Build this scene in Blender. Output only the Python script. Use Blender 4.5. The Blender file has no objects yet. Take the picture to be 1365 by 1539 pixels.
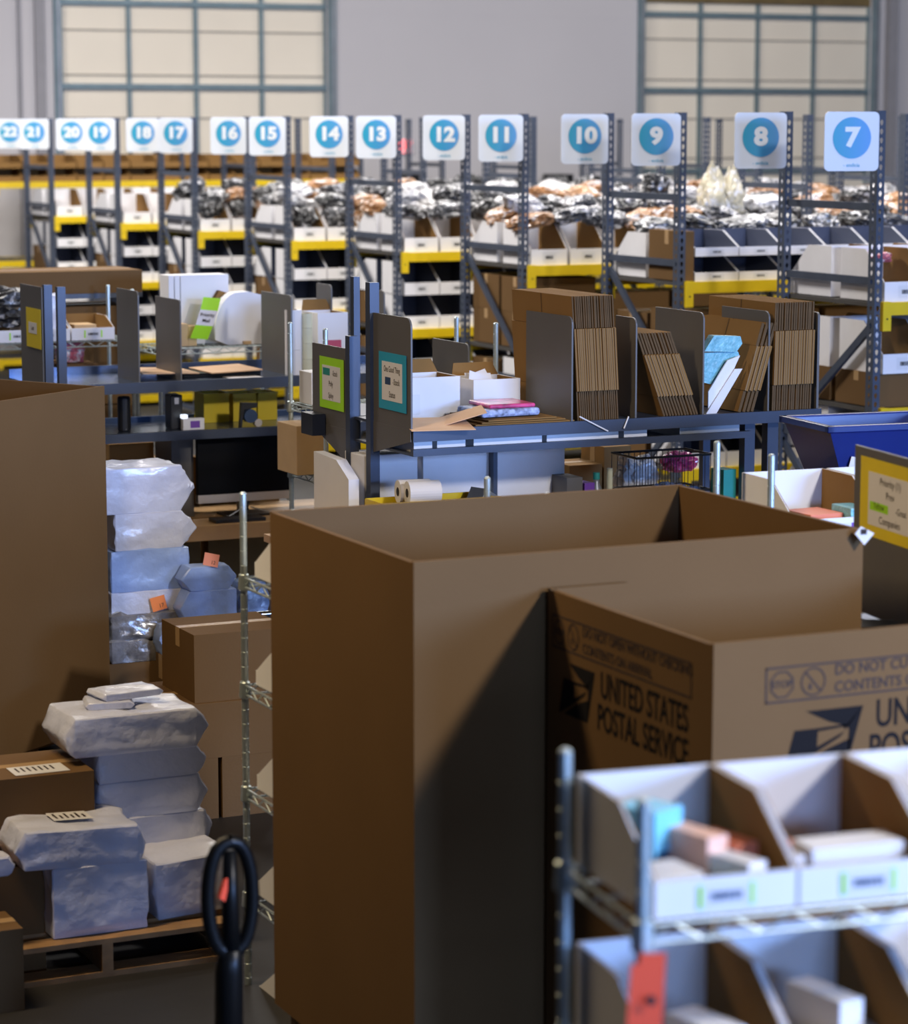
import bpy, bmesh, math, random
from mathutils import Vector, Matrix, noise
random.seed(7)
SC = bpy.context.scene
COL = SC.collection
# ------------------------------------------------------------------ camera model (real camera, 2.95 m high)
H = 2.95; FPX = 4000.0; PITCH = math.atan(579.5/4000); YAW = math.radians(25.2)
cp, sp, ct, st = math.cos(PITCH), math.sin(PITCH), math.cos(YAW), math.sin(YAW)
def at(px, py, F=None, z=None, X=None, Y=None):
    """point seen at a pixel of the photograph, at a known depth, height or plane"""
    u = (px-682.5)/FPX; v = (769.5-py)/FPX
    a = cp+v*sp; b = -sp+v*cp
    dx = a*st+u*ct; dy = a*ct-u*st
    if F is not None: t = F/a
    elif z is not None: t = (z-H)/b
    elif X is not None: t = X/dx
    else: t = Y/dy
    return Vector((t*dx, t*dy, H+t*b))
cam = bpy.data.cameras.new('camera'); camo = bpy.data.objects.new('camera', cam); COL.objects.link(camo)
cam.sensor_fit = 'HORIZONTAL'; cam.sensor_width = 36.0; cam.lens = 36.0*FPX/1365.0
cam.clip_start = 0.1; cam.clip_end = 200
camo.location = (0, 0, H); camo.rotation_euler = (math.pi/2-PITCH, 0, -YAW)
cam.dof.use_dof = True; cam.dof.focus_distance = 11.3; cam.dof.aperture_fstop = cam.lens/1000/0.031
SC.camera = camo

WORLD, KEY, HB, SIDE, BLUE_FILL, FILL, EXPO = .012, 560, 205, 640, 6000, 165, 0.0
# ------------------------------------------------------------------ materials
M = {}
def mat(name, col, rough=.6, metal=0, var=.06, scale=6, bump=0, bscale=40, coat=0, emit=None, trans=0, spec=.5):
    m = bpy.data.materials.new(name); m.use_nodes = True
    nt = m.node_tree; b = nt.nodes['Principled BSDF']
    tc = nt.nodes.new('ShaderNodeTexCoord')
    nz = nt.nodes.new('ShaderNodeTexNoise'); nz.inputs['Scale'].default_value = scale; nz.inputs['Detail'].default_value = 4
    nt.links.new(tc.outputs['Object'], nz.inputs['Vector'])
    mr = nt.nodes.new('ShaderNodeMapRange'); mr.inputs[1].default_value = .3; mr.inputs[2].default_value = .7
    mr.inputs[3].default_value = 1-var; mr.inputs[4].default_value = 1+var
    nt.links.new(nz.outputs['Fac'], mr.inputs[0])
    hv = nt.nodes.new('ShaderNodeHueSaturation'); hv.inputs['Color'].default_value = (*col, 1)
    nt.links.new(mr.outputs[0], hv.inputs['Value'])
    nt.links.new(hv.outputs[0], b.inputs['Base Color'])
    b.inputs['Roughness'].default_value = rough; b.inputs['Metallic'].default_value = metal
    b.inputs['Specular IOR Level'].default_value = spec
    if coat: b.inputs['Coat Weight'].default_value = coat; b.inputs['Coat Roughness'].default_value = .12
    if trans: b.inputs['Transmission Weight'].default_value = trans
    if emit: b.inputs['Emission Color'].default_value = (*emit[0], 1); b.inputs['Emission Strength'].default_value = emit[1]
    if bump:
        n2 = nt.nodes.new('ShaderNodeTexNoise'); n2.inputs['Scale'].default_value = bscale; n2.inputs['Detail'].default_value = 5
        nt.links.new(tc.outputs['Object'], n2.inputs['Vector'])
        bp = nt.nodes.new('ShaderNodeBump'); bp.inputs['Strength'].default_value = bump; bp.inputs['Distance'].default_value = .02
        nt.links.new(n2.outputs['Fac'], bp.inputs['Height']); nt.links.new(bp.outputs[0], b.inputs['Normal'])
    M[name] = m
    return m
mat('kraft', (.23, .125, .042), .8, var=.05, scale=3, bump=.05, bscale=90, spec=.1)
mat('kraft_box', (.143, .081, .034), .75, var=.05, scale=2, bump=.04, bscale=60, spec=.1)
mat('kraft_edge', (.11, .068, .034), .85, var=.1, scale=30, spec=.1)
mat('kraft_fold', (.50, .33, .17), .75, var=.06)
mat('kraft_rib', (.25, .165, .09), .8, var=.08, spec=.1)
mat('kraft_light', (.66, .42, .25), .7, var=.04)
mat('tape', (.42, .27, .13), .25, var=.05)
mat('ink', (.012, .011, .012), .8, var=.02, spec=.08)
mat('ink_soft', (.05, .038, .038), .8, var=.02, spec=.08)
mat('white_card', (.74, .73, .75), .6, var=.03, spec=.3)
mat('shaded_card', (.030, .038, .070), .6, var=.03)  # white bin card with the inside shade put into its colour
mat('paper', (.72, .70, .71), .6, var=.02)
mat('label_paper', (.66, .66, .68), .5, var=.02)
mat('rack_steel', (.055, .068, .098), .45, .2, var=.12, scale=8)
mat('hole_dark', (.01, .01, .012), .8)
mat('bench_steel', (.045, .056, .085), .38, .25, var=.1, scale=6)
mat('panel_steel', (.115, .107, .100), .45, .1, var=.06, scale=3)
mat('tray_steel', (.10, .13, .20), .22, .6, var=.06, scale=3)
mat('galv_steel', (.30, .31, .33), .4, .5, var=.1)
mat('yellow_paint', (.66, .46, .003), .45, var=.05, scale=10)
mat('yellow_plastic', (.72, .52, .01), .4, var=.04)
mat('yellow_sheet', (.74, .57, .01), .55, var=.03)
mat('lime_sheet', (.36, .74, .01), .55, var=.03)
mat('cyan_sheet', (.02, .32, .50), .5, var=.05)
mat('chrome', (.50, .57, .57), .42, .75, var=.08, scale=30)
mat('chrome_bright', (.8, .8, .82), .08, 1, var=.02)
mat('black_plastic', (.012, .012, .014), .35, var=.1)
mat('black_gloss', (.005, .005, .005), .35, var=.05, spec=.2)
mat('screen_black', (.003, .003, .004), .5, spec=.1)
mat('bezel_grey', (.55, .52, .52), .4)
mat('mailer', (.60, .63, .77), .30, var=.04, scale=5, bump=.5, bscale=14, coat=.35)
mat('mailer_blue_lit', (.30, .42, .74), .32, var=.06, scale=5, bump=.4, bscale=12, coat=.3)  # white mailer plastic, blue light falling on it put into the colour
mat('poly_grey', (.20, .19, .19), .14, var=.6, scale=9, bump=.7, bscale=18, coat=.8)
mat('poly_blue', (.16, .22, .34), .14, var=.6, scale=9, bump=.7, bscale=18, coat=.8)
mat('wood', (.30, .17, .07), .7, var=.2, scale=12, bump=.1)
mat('table_wood', (.45, .27, .12), .5, var=.12, scale=5)
mat('deck_board', (.05, .045, .04), .8, var=.1)
mat('wall_paint', (.50, .475, .475), .85, var=.025, scale=.6, bump=.04, bscale=6, spec=.2)
mat('wall_trim', (.26, .25, .26), .8, var=.04)
mat('door_skin', (.74, .66, .53), .6, var=.02, scale=1.5)
mat('door_steel', (.16, .22, .24), .45, .3, var=.1)
mat('door_seam', (.30, .27, .22), .7)
mat('door_header', (.14, .095, .035), .8, var=.25, scale=3)
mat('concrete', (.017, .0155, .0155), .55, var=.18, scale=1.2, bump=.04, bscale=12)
mat('sign_white', (.66, .69, .73), .35, var=.01)
mat('number_white', (.74, .77, .80), .4, var=.01)
mat('blue_tote', (.003, .012, .13), .3, var=.08, scale=4, coat=.3)
mat('cyan_bubble', (.20, .48, .56), .35, var=.18, scale=28, bump=.5, bscale=45)
mat('light_blue', (.18, .56, .80), .5)
mat('peach', (.78, .47, .36), .6)
mat('coral', (.70, .20, .11), .6)
mat('orange_tag', (.80, .07, .015), .55, var=.06)
mat('orange_note', (.85, .24, .05), .6)
mat('pink_note', (.82, .30, .20), .6)
mat('purple', (.16, .05, .36), .5)
mat('navy', (.02, .05, .13), .6, var=.2)
mat('red_print', (.45, .05, .10), .5)
mat('teal', (.02, .25, .22), .5)
mat('floral', (.30, .36, .55), .5, var=.7, scale=40)
mat('amber_tape', (.62, .60, .42), .2, var=.1, coat=.5)
mat('exit_red', (.7, .03, .03), .4, emit=((1, .05, .05), 2.5))
mat('led_green', (.1, .6, .1), .4, emit=((.3, 1, .2), 3))
mat('phone_glow', (.8, .8, .9), .4, emit=((.75, .85, 1.0), 1.6))
mat('magenta', (.55, .05, .18), .35, var=.5, scale=20, coat=.5)
def bag_mat(name, col, film=.55):
    """garment in a crumpled clear bag: milky film where the plastic gathers"""
    m = mat(name, col, .35, var=.3, scale=8, bump=.6, bscale=30, coat=.45)
    nt = m.node_tree; b = nt.nodes['Principled BSDF']
    tc = nt.nodes.new('ShaderNodeTexCoord'); v = nt.nodes.new('ShaderNodeTexNoise')
    v.inputs['Scale'].default_value = 13; v.inputs['Detail'].default_value = 7; v.inputs['Distortion'].default_value = 1.2
    nt.links.new(tc.outputs['Object'], v.inputs['Vector'])
    r = nt.nodes.new('ShaderNodeMapRange'); r.inputs[1].default_value = film; r.inputs[2].default_value = film+.12
    nt.links.new(v.outputs['Fac'], r.inputs[0])
    mx = nt.nodes.new('ShaderNodeMix'); mx.data_type = 'RGBA'
    src = b.inputs['Base Color'].links[0].from_socket
    nt.links.new(src, mx.inputs[6]); mx.inputs[7].default_value = (.66, .65, .66, 1)
    nt.links.new(r.outputs[0], mx.inputs[0]); nt.links.new(mx.outputs[2], b.inputs['Base Color'])
bag_mat('bag_black', (.012, .012, .014), .56)
bag_mat('bag_charcoal', (.05, .052, .06), .52)
bag_mat('bag_tan', (.34, .17, .07), .55)
bag_mat('bag_white', (.55, .54, .54), .5)
bag_mat('bag_cream', (.55, .49, .34), .5)
bag_mat('bag_pink', (.42, .10, .14), .5)
# gradient print of the aisle signs (teal to blue across the disc)
gm = mat('sign_disc', (.02, .3, .5), .4); nt = gm.node_tree
tc = nt.nodes.new('ShaderNodeTexCoord'); sx = nt.nodes.new('ShaderNodeSeparateXYZ'); nt.links.new(tc.outputs['Object'], sx.inputs[0])
ad = nt.nodes.new('ShaderNodeMath'); ad.operation = 'MULTIPLY_ADD'; nt.links.new(sx.outputs[0], ad.inputs[0]); ad.inputs[1].default_value = 4.4; ad.inputs[2].default_value = .5
rp = nt.nodes.new('ShaderNodeValToRGB'); rp.color_ramp.elements[0].color = (.004, .29, .44, 1); rp.color_ramp.elements[1].color = (.08, .29, .64, 1)
nt.links.new(ad.outputs[0], rp.inputs[0]); nt.links.new(rp.outputs[0], nt.nodes['Principled BSDF'].inputs['Base Color'])

# ------------------------------------------------------------------ mesh building
class MB:
    def __init__(s): s.v = []; s.f = []; s.m = []; s.mats = []; s.T = Matrix.Identity(4)
    def mi(s, m):
        if m not in s.mats: s.mats.append(m)
        return s.mats.index(m)
    def add(s, vs, fs, m):
        o = len(s.v); k = s.mi(m)
        s.v += [s.T @ Vector(v) for v in vs]
        for f in fs: s.f.append([i+o for i in f]); s.m.append(k)
        return s
    def box(s, x0, x1, y0, y1, z0, z1, m):
        return s.hexa([(x0,y0,z0),(x1,y0,z0),(x1,y1,z0),(x0,y1,z0),(x0,y0,z1),(x1,y0,z1),(x1,y1,z1),(x0,y1,z1)], m)
    def hexa(s, p, m): return s.add(p, [(3,2,1,0),(4,5,6,7),(0,1,5,4),(1,2,6,5),(2,3,7,6),(3,0,4,7)], m)
    def quad(s, a, b, c, d, m): return s.add([a,b,c,d], [(0,1,2,3)], m)
    def prism(s, poly, off, m, mcap=None):
        """poly: 3D points; off: extrusion vector"""
        n = len(poly); off = Vector(off); P = [Vector(p) for p in poly]
        vs = P+[p+off for p in P]
        s.add(vs, [(i, (i+1)%n, n+(i+1)%n, n+i) for i in range(n)], m)
        s.add(vs, [tuple(range(n))[::-1]], m); s.add(vs, [tuple(range(n, 2*n))], mcap or m)
        return s
    def tube(s, pts, r, m, n=8, cap=True):
        pts = [Vector(p) for p in pts]; rs = r if isinstance(r, (list, tuple)) else [r]*len(pts)
        rings = []; up = None
        for i, p in enumerate(pts):
            d = (pts[min(i+1, len(pts)-1)]-pts[max(i-1, 0)]).normalized()
            if up is None: up = Vector((0,0,1)) if abs(d.z) < .9 else Vector((1,0,0))
            a = d.cross(up).normalized(); b = a.cross(d).normalized(); up = b
            rings.append([p+(a*math.cos(2*math.pi*k/n)+b*math.sin(2*math.pi*k/n))*rs[i] for k in range(n)])
        vs = [v for R in rings for v in R]
        fs = [(i*n+k, i*n+(k+1)%n, (i+1)*n+(k+1)%n, (i+1)*n+k) for i in range(len(pts)-1) for k in range(n)]
        if cap: fs += [tuple(range(n))[::-1], tuple(range((len(pts)-1)*n, len(pts)*n))]
        return s.add(vs, fs, m)
    def lathe(s, c, prof, m, n=20, axis='z'):
        c = Vector(c); vs = []
        for r, h in prof:
            for k in range(n):
                a = 2*math.pi*k/n; x, y = r*math.cos(a), r*math.sin(a)
                vs.append(c+Vector({'z': (x,y,h), 'x': (h,x,y), 'y': (y,h,x)}[axis]))
        fs = [(i*n+k, i*n+(k+1)%n, (i+1)*n+(k+1)%n, (i+1)*n+k) for i in range(len(prof)-1) for k in range(n)]
        fs += [tuple(range(n))[::-1], tuple(range((len(prof)-1)*n, len(prof)*n))]
        return s.add(vs, fs, m)
    def text(s, body, o, u, w, size, m, bold=0.0, align='CENTER', squash=1.0):
        """flat lettering; o origin, u reading direction, w up direction"""
        u = Vector(u).normalized(); w = Vector(w).normalized()
        vs, fs = text_geo(body, bold, align)
        o = Vector(o); return s.add([o+u*(x*size*squash)+w*(y*size) for x, y in vs], fs, m)
    def build(s, name, parent=None, loc=None, rz=0, smooth=False, bevel=0):
        me = bpy.data.meshes.new(name); me.from_pydata([tuple(v) for v in s.v], [], s.f)
        for m in s.mats: me.materials.append(M[m])
        me.polygons.foreach_set('material_index', s.m)
        if smooth: me.polygons.foreach_set('use_smooth', [True]*len(s.f))
        me.update()
        o = bpy.data.objects.new(name, me); COL.objects.link(o)
        if parent: o.parent = parent
        if loc is not None: o.location = loc
        o.rotation_euler.z = rz
        if bevel:
            b = o.modifiers.new('bevel', 'BEVEL'); b.width = bevel; b.segments = 2; b.limit_method = 'ANGLE'
        return o
_tg = {}
def text_geo(body, bold, align):
    k = (body, bold, align)
    if k not in _tg:
        c = bpy.data.curves.new('t', 'FONT'); c.body = body; c.size = 1; c.align_x = align; c.align_y = 'CENTER'; c.offset = bold; c.resolution_u = 4
        o = bpy.data.objects.new('t', c); COL.objects.link(o)
        dg = bpy.context.evaluated_depsgraph_get(); me = o.evaluated_get(dg).to_mesh()
        _tg[k] = ([(v.co.x, v.co.y) for v in me.vertices], [tuple(p.vertices) for p in me.polygons])
        bpy.data.objects.remove(o); bpy.data.curves.remove(c)
    return _tg[k]
def tag(o, label=None, cat=None, group=None, kind=None):
    if label: o['label'] = label
    if cat: o['category'] = cat
    if group: o['group'] = group
    if kind: o['kind'] = kind
    return o
def empty(name, label, cat, loc=(0,0,0), rz=0, group=None):
    o = bpy.data.objects.new(name, None); COL.objects.link(o); o.location = loc; o.rotation_euler.z = rz; o.empty_display_size = .1
    return tag(o, label, cat, group)
KIDS = {}
def dup(o, loc=None, rz=None, label=None, group=None, parent=None, scale=None):
    c = o.copy(); COL.objects.link(c)
    if parent is not None: c.parent = parent
    if loc is not None: c.location = loc
    if rz is not None: c.rotation_euler.z = rz
    if scale is not None: c.scale = scale
    if label: c['label'] = label
    if group: c['group'] = group
    if o.name not in KIDS: KIDS[o.name] = list(o.children)
    for ch in KIDS[o.name]: dup(ch, parent=c)
    return c
ORD = ['first','second','third','fourth','fifth','sixth','seventh','eighth','ninth','tenth','eleventh','twelfth','thirteenth','fourteenth','fifteenth','sixteenth','seventeenth','eighteenth','nineteenth','twentieth','twenty first','twenty second','twenty third','twenty fourth','twenty fifth','twenty sixth']

# ------------------------------------------------------------------ setting
WY = 34.5
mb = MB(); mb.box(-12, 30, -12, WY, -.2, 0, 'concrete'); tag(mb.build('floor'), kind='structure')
D1 = (10.5, 14.3); D2 = (19.3, 23.25); DT = 4.75; WT = 9.5
mb = MB()
for a, b in ((-12, D1[0]), (D1[1], D2[0]), (D2[1], 34)): mb.box(a, b, WY, WY+.25, 0, WT, 'wall_paint')
for a, b in (D1, D2): mb.box(a, b, WY, WY+.25, DT+.35, WT, 'wall_paint')
for z in (1.2, 2.9, 4.5, 6.2): mb.box(D1[1]+.12, D2[0]-.12, WY-.004, WY, z, z+.012, 'wall_paint')
tag(mb.build('wall_back'), kind='structure')
for i, (a, b) in enumerate((D1, D2)):
    mb = MB(); mb.box(a, b, WY+.10, WY+.15, 0, DT, 'door_skin')
    d = tag(mb.build(f'door_{i+1}'), kind='structure')
    mb = MB(); mb.box(a, b, WY+.04, WY+.2, DT, DT+.35, 'door_header'); mb.build('header', d)
    w = (b-a)/4
    for k in range(5):
        mb = MB(); x = a+w*k; mb.box(x-.024, x+.024, WY+.04, WY+.1, 0, DT, 'door_steel')
        mb.build('vertical_stile', d)
    for z in (.35, 1.57, 2.79, 4.03, 4.60):
        pass
    for z in (.62, 1.24, 1.86, 2.48, 3.06, 3.63, 4.22):
        mb = MB(); mb.box(a, b, WY+.085, WY+.1, z-.012, z+.012, 'door_seam'); mb.build('panel_seam', d)
    for z in (.45, 1.1, 2.3, 3.48, 4.58):
        mb = MB(); mb.box(a, b, WY+.02, WY+.1, z-.035, z+.035, 'door_steel'); mb.build('strut', d)
    for x in (a-.06, b+.06):
        mb = MB(); mb.box(x-.05, x+.05, WY-.06, WY, 0, DT+.3, 'door_steel'); mb.box(x-.015, x+.015, WY-.09, WY-.06, 0, DT+.3, 'galv_steel'); mb.build('track', d)
for i, (x0, x1, dpt) in enumerate(((9.90, 9.94, .05), (10.13, 10.26, .06), (23.5, 23.66, .12))):
    mb = MB(); mb.box(x0, x1, WY-dpt, WY, 0, 9, 'wall_trim'); tag(mb.build(f'trim_{i+1}'), kind='structure')
p = at(604, 220, Y=WY-.05)
e = empty('exit_sign', 'small red lit exit sign on the far grey wall behind the sign twelve post', 'sign', (p.x, WY, p.z))
mb = MB(); mb.box(-.16, .16, -.06, 0, -.1, .1, 'white_card'); mb.build('housing', e)
mb = MB(); mb.text('EXIT', (0, -.063, 0), (1,0,0), (0,0,1), .15, 'exit_red', .015); mb.box(-.15, .15, -.0615, -.06, -.09, -.08, 'exit_red'); mb.box(-.15, .15, -.0615, -.06, .08, .09, 'exit_red'); mb.build('lettering', e)
# dock equipment against the wall
for (x0, x1, y0, z, lab) in ((611, 641, 258, 0, 'dark dock leveler cabinet at the wall left of sign twelve'), (838, 862, 262, 0, 'dark dock cabinet at the wall behind sign ten')):
    a = at(x0, y0, Y=WY-.5); b = at(x1, y0, Y=WY-.5)
    e = empty('dock_cabinet', lab, 'cabinet', ((a.x+b.x)/2, WY-.3, 0)); w = (b.x-a.x)/2
    mb = MB(); mb.box(-w, w, -.2, .25, .05, a.z, 'black_plastic'); mb.build('body', e)
    mb = MB(); mb.box(-w-.02, w+.02, -.22, .27, 0, .05, 'rack_steel'); mb.build('plinth', e)
    mb = MB(); mb.box(w*.5, w*.6, -.23, -.2, 1.0, 1.2, 'galv_steel'); mb.build('handle', e)

# ------------------------------------------------------------------ racks
X0 = 8.79; PER = 2.355; DEP = .985; BAY = 2.44; NB = 3; PT = 3.04
LV = [1.94, 1.32, .70, .12]
ROWS = [12.955, 15.22, 17.50, 19.77, 22.17, 24.61, 27.0, 29.4]
def rowY(r): return ROWS[r]
def post_mesh():
    mb = MB(); pw = .037; fl = .044; c = .0508; n = int(PT/c)
    def face(o, u, m):   # strip with teardrop holes; o lower corner, u width vector
        o = Vector(o); u = Vector(u); w = u.length
        for k in range(n):
            z0 = k*c
            rect = [(0,0),(1,0),(1,1),(0,1)]
            hole = [(.5,.14),(.62,.36),(.66,.62),(.5,.86),(.34,.62),(.38,.36)]
            R = [(0,0),(1,0),(1,.5),(1,1),(0,1),(0,.5)]
            Hh = [(.5,.14),(.60,.30),(.66,.62),(.5,.86),(.34,.62),(.40,.30)]
            if w < .05: Hh = [(.5+(a-.5)*1.6, b) for a, b in Hh]
            R2 = [(.5,0),(1,0),(1,1),(.5,1),(0,1),(0,0)]
            P = [o+u*a+Vector((0,0,z0+b*c)) for a, b in R2+Hh]
            mb.add(P, [(i, (i+1)%6, 6+(i+1)%6, 6+i) for i in range(6)], m)
        # remainder
        mb.quad(o+Vector((0,0,n*c)), o+u+Vector((0,0,n*c)), o+u+Vector((0,0,PT)), o+Vector((0,0,PT)), m)
    for dx in (0,):
        face((-.02,-pw,0), (0,2*pw,0), 'rack_steel')
        face((-.02,-pw,0), (fl,0,0), 'rack_steel')
        face((-.02,pw,0), (fl,0,0), 'rack_steel')
    for y in (-pw, pw): mb.box(-.02+fl, -.02+fl+.006, min(y, y*.62), max(y, y*.62), 0, PT, 'rack_steel')
    mb.box(-.06, .06, -.06, .06, 0, .012, 'rack_steel')
    return mb
post0 = post_mesh().build('post')
def frame_mesh_h():
    mb = MB(); mb.box(-.012, .012, .037, DEP-.037, -.022, .022, 'rack_steel'); return mb
hb0 = frame_mesh_h().build('horizontal_brace')
def diag(z0, z1):
    mb = MB(); a = Vector((0, .03, z0)); b = Vector((0, DEP-.03, z1)); d = (b-a).normalized(); nrm = Vector((0, -d.z, d.y))*.022; q = Vector((.012,0,0))
    mb.hexa([a-nrm-q, a-nrm+q, b-nrm+q, b-nrm-q, a+nrm-q, a+nrm+q, b+nrm+q, b+nrm-q], 'rack_steel'); return mb
DIAG = {}
def mkdiag(key, zz): DIAG[key] = [diag(*z).build('diagonal_brace') for z in zz]
# row with signs 7 and 8 is braced the other way round from the rest
mkdiag('a', ((1.80, 1.10), (.25, 1.02)))
mkdiag('b', ((1.22, 1.98), (1.02, .25)))
def beam_mesh(sgn):
    mb = MB(); x0, x1 = .03, BAY-.03; y0, y1 = (-.045, .0) if sgn < 0 else (0, .045)
    mb.box(x0, x1, y0, y1, -.075, 0, 'yellow_paint')
    for x in (x0, x1-.035): mb.box(x-.01, x+.045, y0-.006, y1+.006, -.165, .004, 'yellow_paint')
    for x in (x0, x1-.035):
        yy = y0-.009 if sgn < 0 else y1+.006
        mb.box(x+.012, x+.022, yy, yy+.003, -.10, -.09, 'hole_dark')
    return mb
beamN = beam_mesh(-1).build('beam'); beamF = beam_mesh(1).build('beam')
mb = MB(); mb.box(.02, BAY-.02, .0, DEP, -.03, -.006, 'deck_board'); deck0 = mb.build('deck')
protos = [post0, hb0, beamN, beamF, deck0]+sum(DIAG.values(), [])
NW = {7:'seven',8:'eight',9:'nine',10:'ten',11:'eleven',12:'twelve',13:'thirteen',14:'fourteen',15:'fifteen',16:'sixteen',17:'seventeen',18:'eighteen',19:'nineteen',20:'twenty',21:'twenty-one',22:'twenty-two'}
RACKS = []
def make_rack(r, label, x0=X0, y0=None, levels=LV, nb=NB):
    y0 = rowY(r) if y0 is None else y0
    e = empty('pallet_rack', label, 'rack', (x0, y0, 0), group='numbered warehouse racks')
    for k in range(nb+1):
        x = k*BAY
        dup(post0, (x, 0, 0), parent=e); dup(post0, (x, DEP, 0), parent=e)
        for z in (2.49, 2.06, 1.10, .2): dup(hb0, (x+.01, 0, z), parent=e)
        for d in DIAG['a' if r == 0 else 'b']: dup(d, (x+.01, 0, 0), parent=e)
    for k in range(nb):
        for z in levels:
            dup(beamN, (k*BAY, -.02, z), parent=e); dup(beamF, (k*BAY, DEP+.02, z), parent=e)
            dup(deck0, (k*BAY, 0, z), parent=e)
    RACKS.append(e); return e
for r in range(8):
    make_rack(r, f'grey steel rack with yellow beams carrying signs {NW[7+2*r]} and {NW[8+2*r]}')
RY = 31.9
make_rack(8, 'grey steel rack farthest back, kraft bins on its high yellow beam', y0=RY, levels=[2.28, 1.32, .70, .12], nb=2)

# aisle signs
def sign(n, x, y, rz=0):
    S = .336
    e = empty('aisle_sign', f'white square aisle sign with blue disc and number {NW[n]} on its rack post', 'sign', (x, y, 2.865), rz, 'aisle number signs')
    mb = MB(); h = S/2; rr = .03; poly = []
    for cx, cz, a0 in ((h-rr,h-rr,0),(-h+rr,h-rr,90),(-h+rr,-h+rr,180),(h-rr,-h+rr,270)):
        for k in range(5): a = math.radians(a0+k*22.5); poly.append((cx+rr*math.cos(a), -.004, cz+rr*math.sin(a)))
    mb.prism(poly, (0,.008,0), 'sign_white'); mb.build('plate', e)
    mb = MB(); mb.add([(0,-.006,.02)]+[(.118*math.cos(2*math.pi*k/48), -.006, .02+.118*math.sin(2*math.pi*k/48)) for k in range(48)], [(0, 1+k, 1+(k+1)%48) for k in range(48)], 'sign_disc'); mb.build('disc', e)
    mb = MB(); mb.text(str(n), (0, -.0075, .02), (1,0,0), (0,0,1), .146, 'number_white', .05, 'CENTER', 1.16); mb.build('number', e)
    mb = MB(); mb.text('- endicia', (0, -.0055, -.135), (1,0,0), (0,0,1), .03, 'cyan_sheet', .01); mb.build('small_print', e)
    return e
for r in range(8):
    for k in (0, 1):
        n = 7+2*r+k; y = rowY(r)+k*DEP
        rz_ = math.radians(-10 if n < 12 else -6); sign(n, X0-.022-.168*math.cos(rz_), y-.045-.168*math.sin(rz_), rz_)

# ------------------------------------------------------------------ stock bins
def bin_mesh(w, d, h, lip, cut=.45, inside='kraft', back='white_card', t=.006):
    """open fronted corrugated bin, front at y=0"""
    mb = MB()
    mb.box(0, w, 0, d, 0, t, 'white_card')
    mb.box(0, w, d-t, d, t, h, back)
    mb.box(0, w, 0, t, t, lip, 'white_card')
    side = [(0, lip), (cut*d, h), (d-t, h), (d-t, t), (t, t), (t, lip)] if False else [(t, t), (t, lip), (cut*d, h), (d-t, h), (d-t, t)]
    # left wall: outer white, inner lining
    mb.prism([(0, y, z) for y, z in side], (t*.5,0,0), 'white_card'); mb.prism([(t*.5, y, z) for y, z in side], (t*.5,0,0), inside)
    mb.prism([(w-t*.5, y, z) for y, z in side], (t*.5,0,0), 'white_card'); mb.prism([(w-t, y, z) for y, z in side], (t*.5,0,0), inside)
    return mb
def bin_label(w, lip, barc='ink', edge=None, big=1.0):
    mb = MB(); lw = min(.11*big, w*.5); lh = lip*.62; cx = w*.5; cz = lip*.5
    mb.quad((cx-lw/2,-.0012,cz-lh/2),(cx+lw/2,-.0012,cz-lh/2),(cx+lw/2,-.0012,cz+lh/2),(cx-lw/2,-.0012,cz+lh/2), 'label_paper')
    rnd = random.Random(3); x = cx-lw*.28
    while x < cx+lw*.26:
        b = rnd.choice((.0025,.004,.0055))*big; mb.quad((x,-.002,cz-lh*.18),(x+b,-.002,cz-lh*.18),(x+b,-.002,cz+lh*.16),(x,-.002,cz+lh*.16), barc); x += b+rnd.choice((.0015,.003))*big
    if edge:
        for a, b in ((-.5,-.42),(.42,.5)): mb.quad((cx+a*lw,-.0018,cz-lh/2),(cx+b*lw,-.0018,cz-lh/2),(cx+b*lw,-.0018,cz+lh/2),(cx+a*lw,-.0018,cz+lh/2), edge)
    return mb
def bin_proto(w, d, h, lip, label=True, **k):
    edge = k.pop('edge', None); barc = k.pop('barc', 'ink'); big = k.pop('big', 1.0)
    o = bin_mesh(w, d, h, lip, **k).build('stock_bin'); tag(o, 'bin', 'bin')
    if label: bin_label(w, lip, barc, edge, big).build('label', o)
    return o
BINS = {'A': bin_proto(.30, .46, .30, .115), 'S': bin_proto(.33, .46, .162, .058, inside='shaded_card', back='shaded_card'), 'B': bin_proto(.31, .46, .265, .10, inside='shaded_card', back='shaded_card', cut=.5),
        'K': bin_proto(.33, .46, .16, .07, inside='kraft', back='kraft', label=False)}
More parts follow.
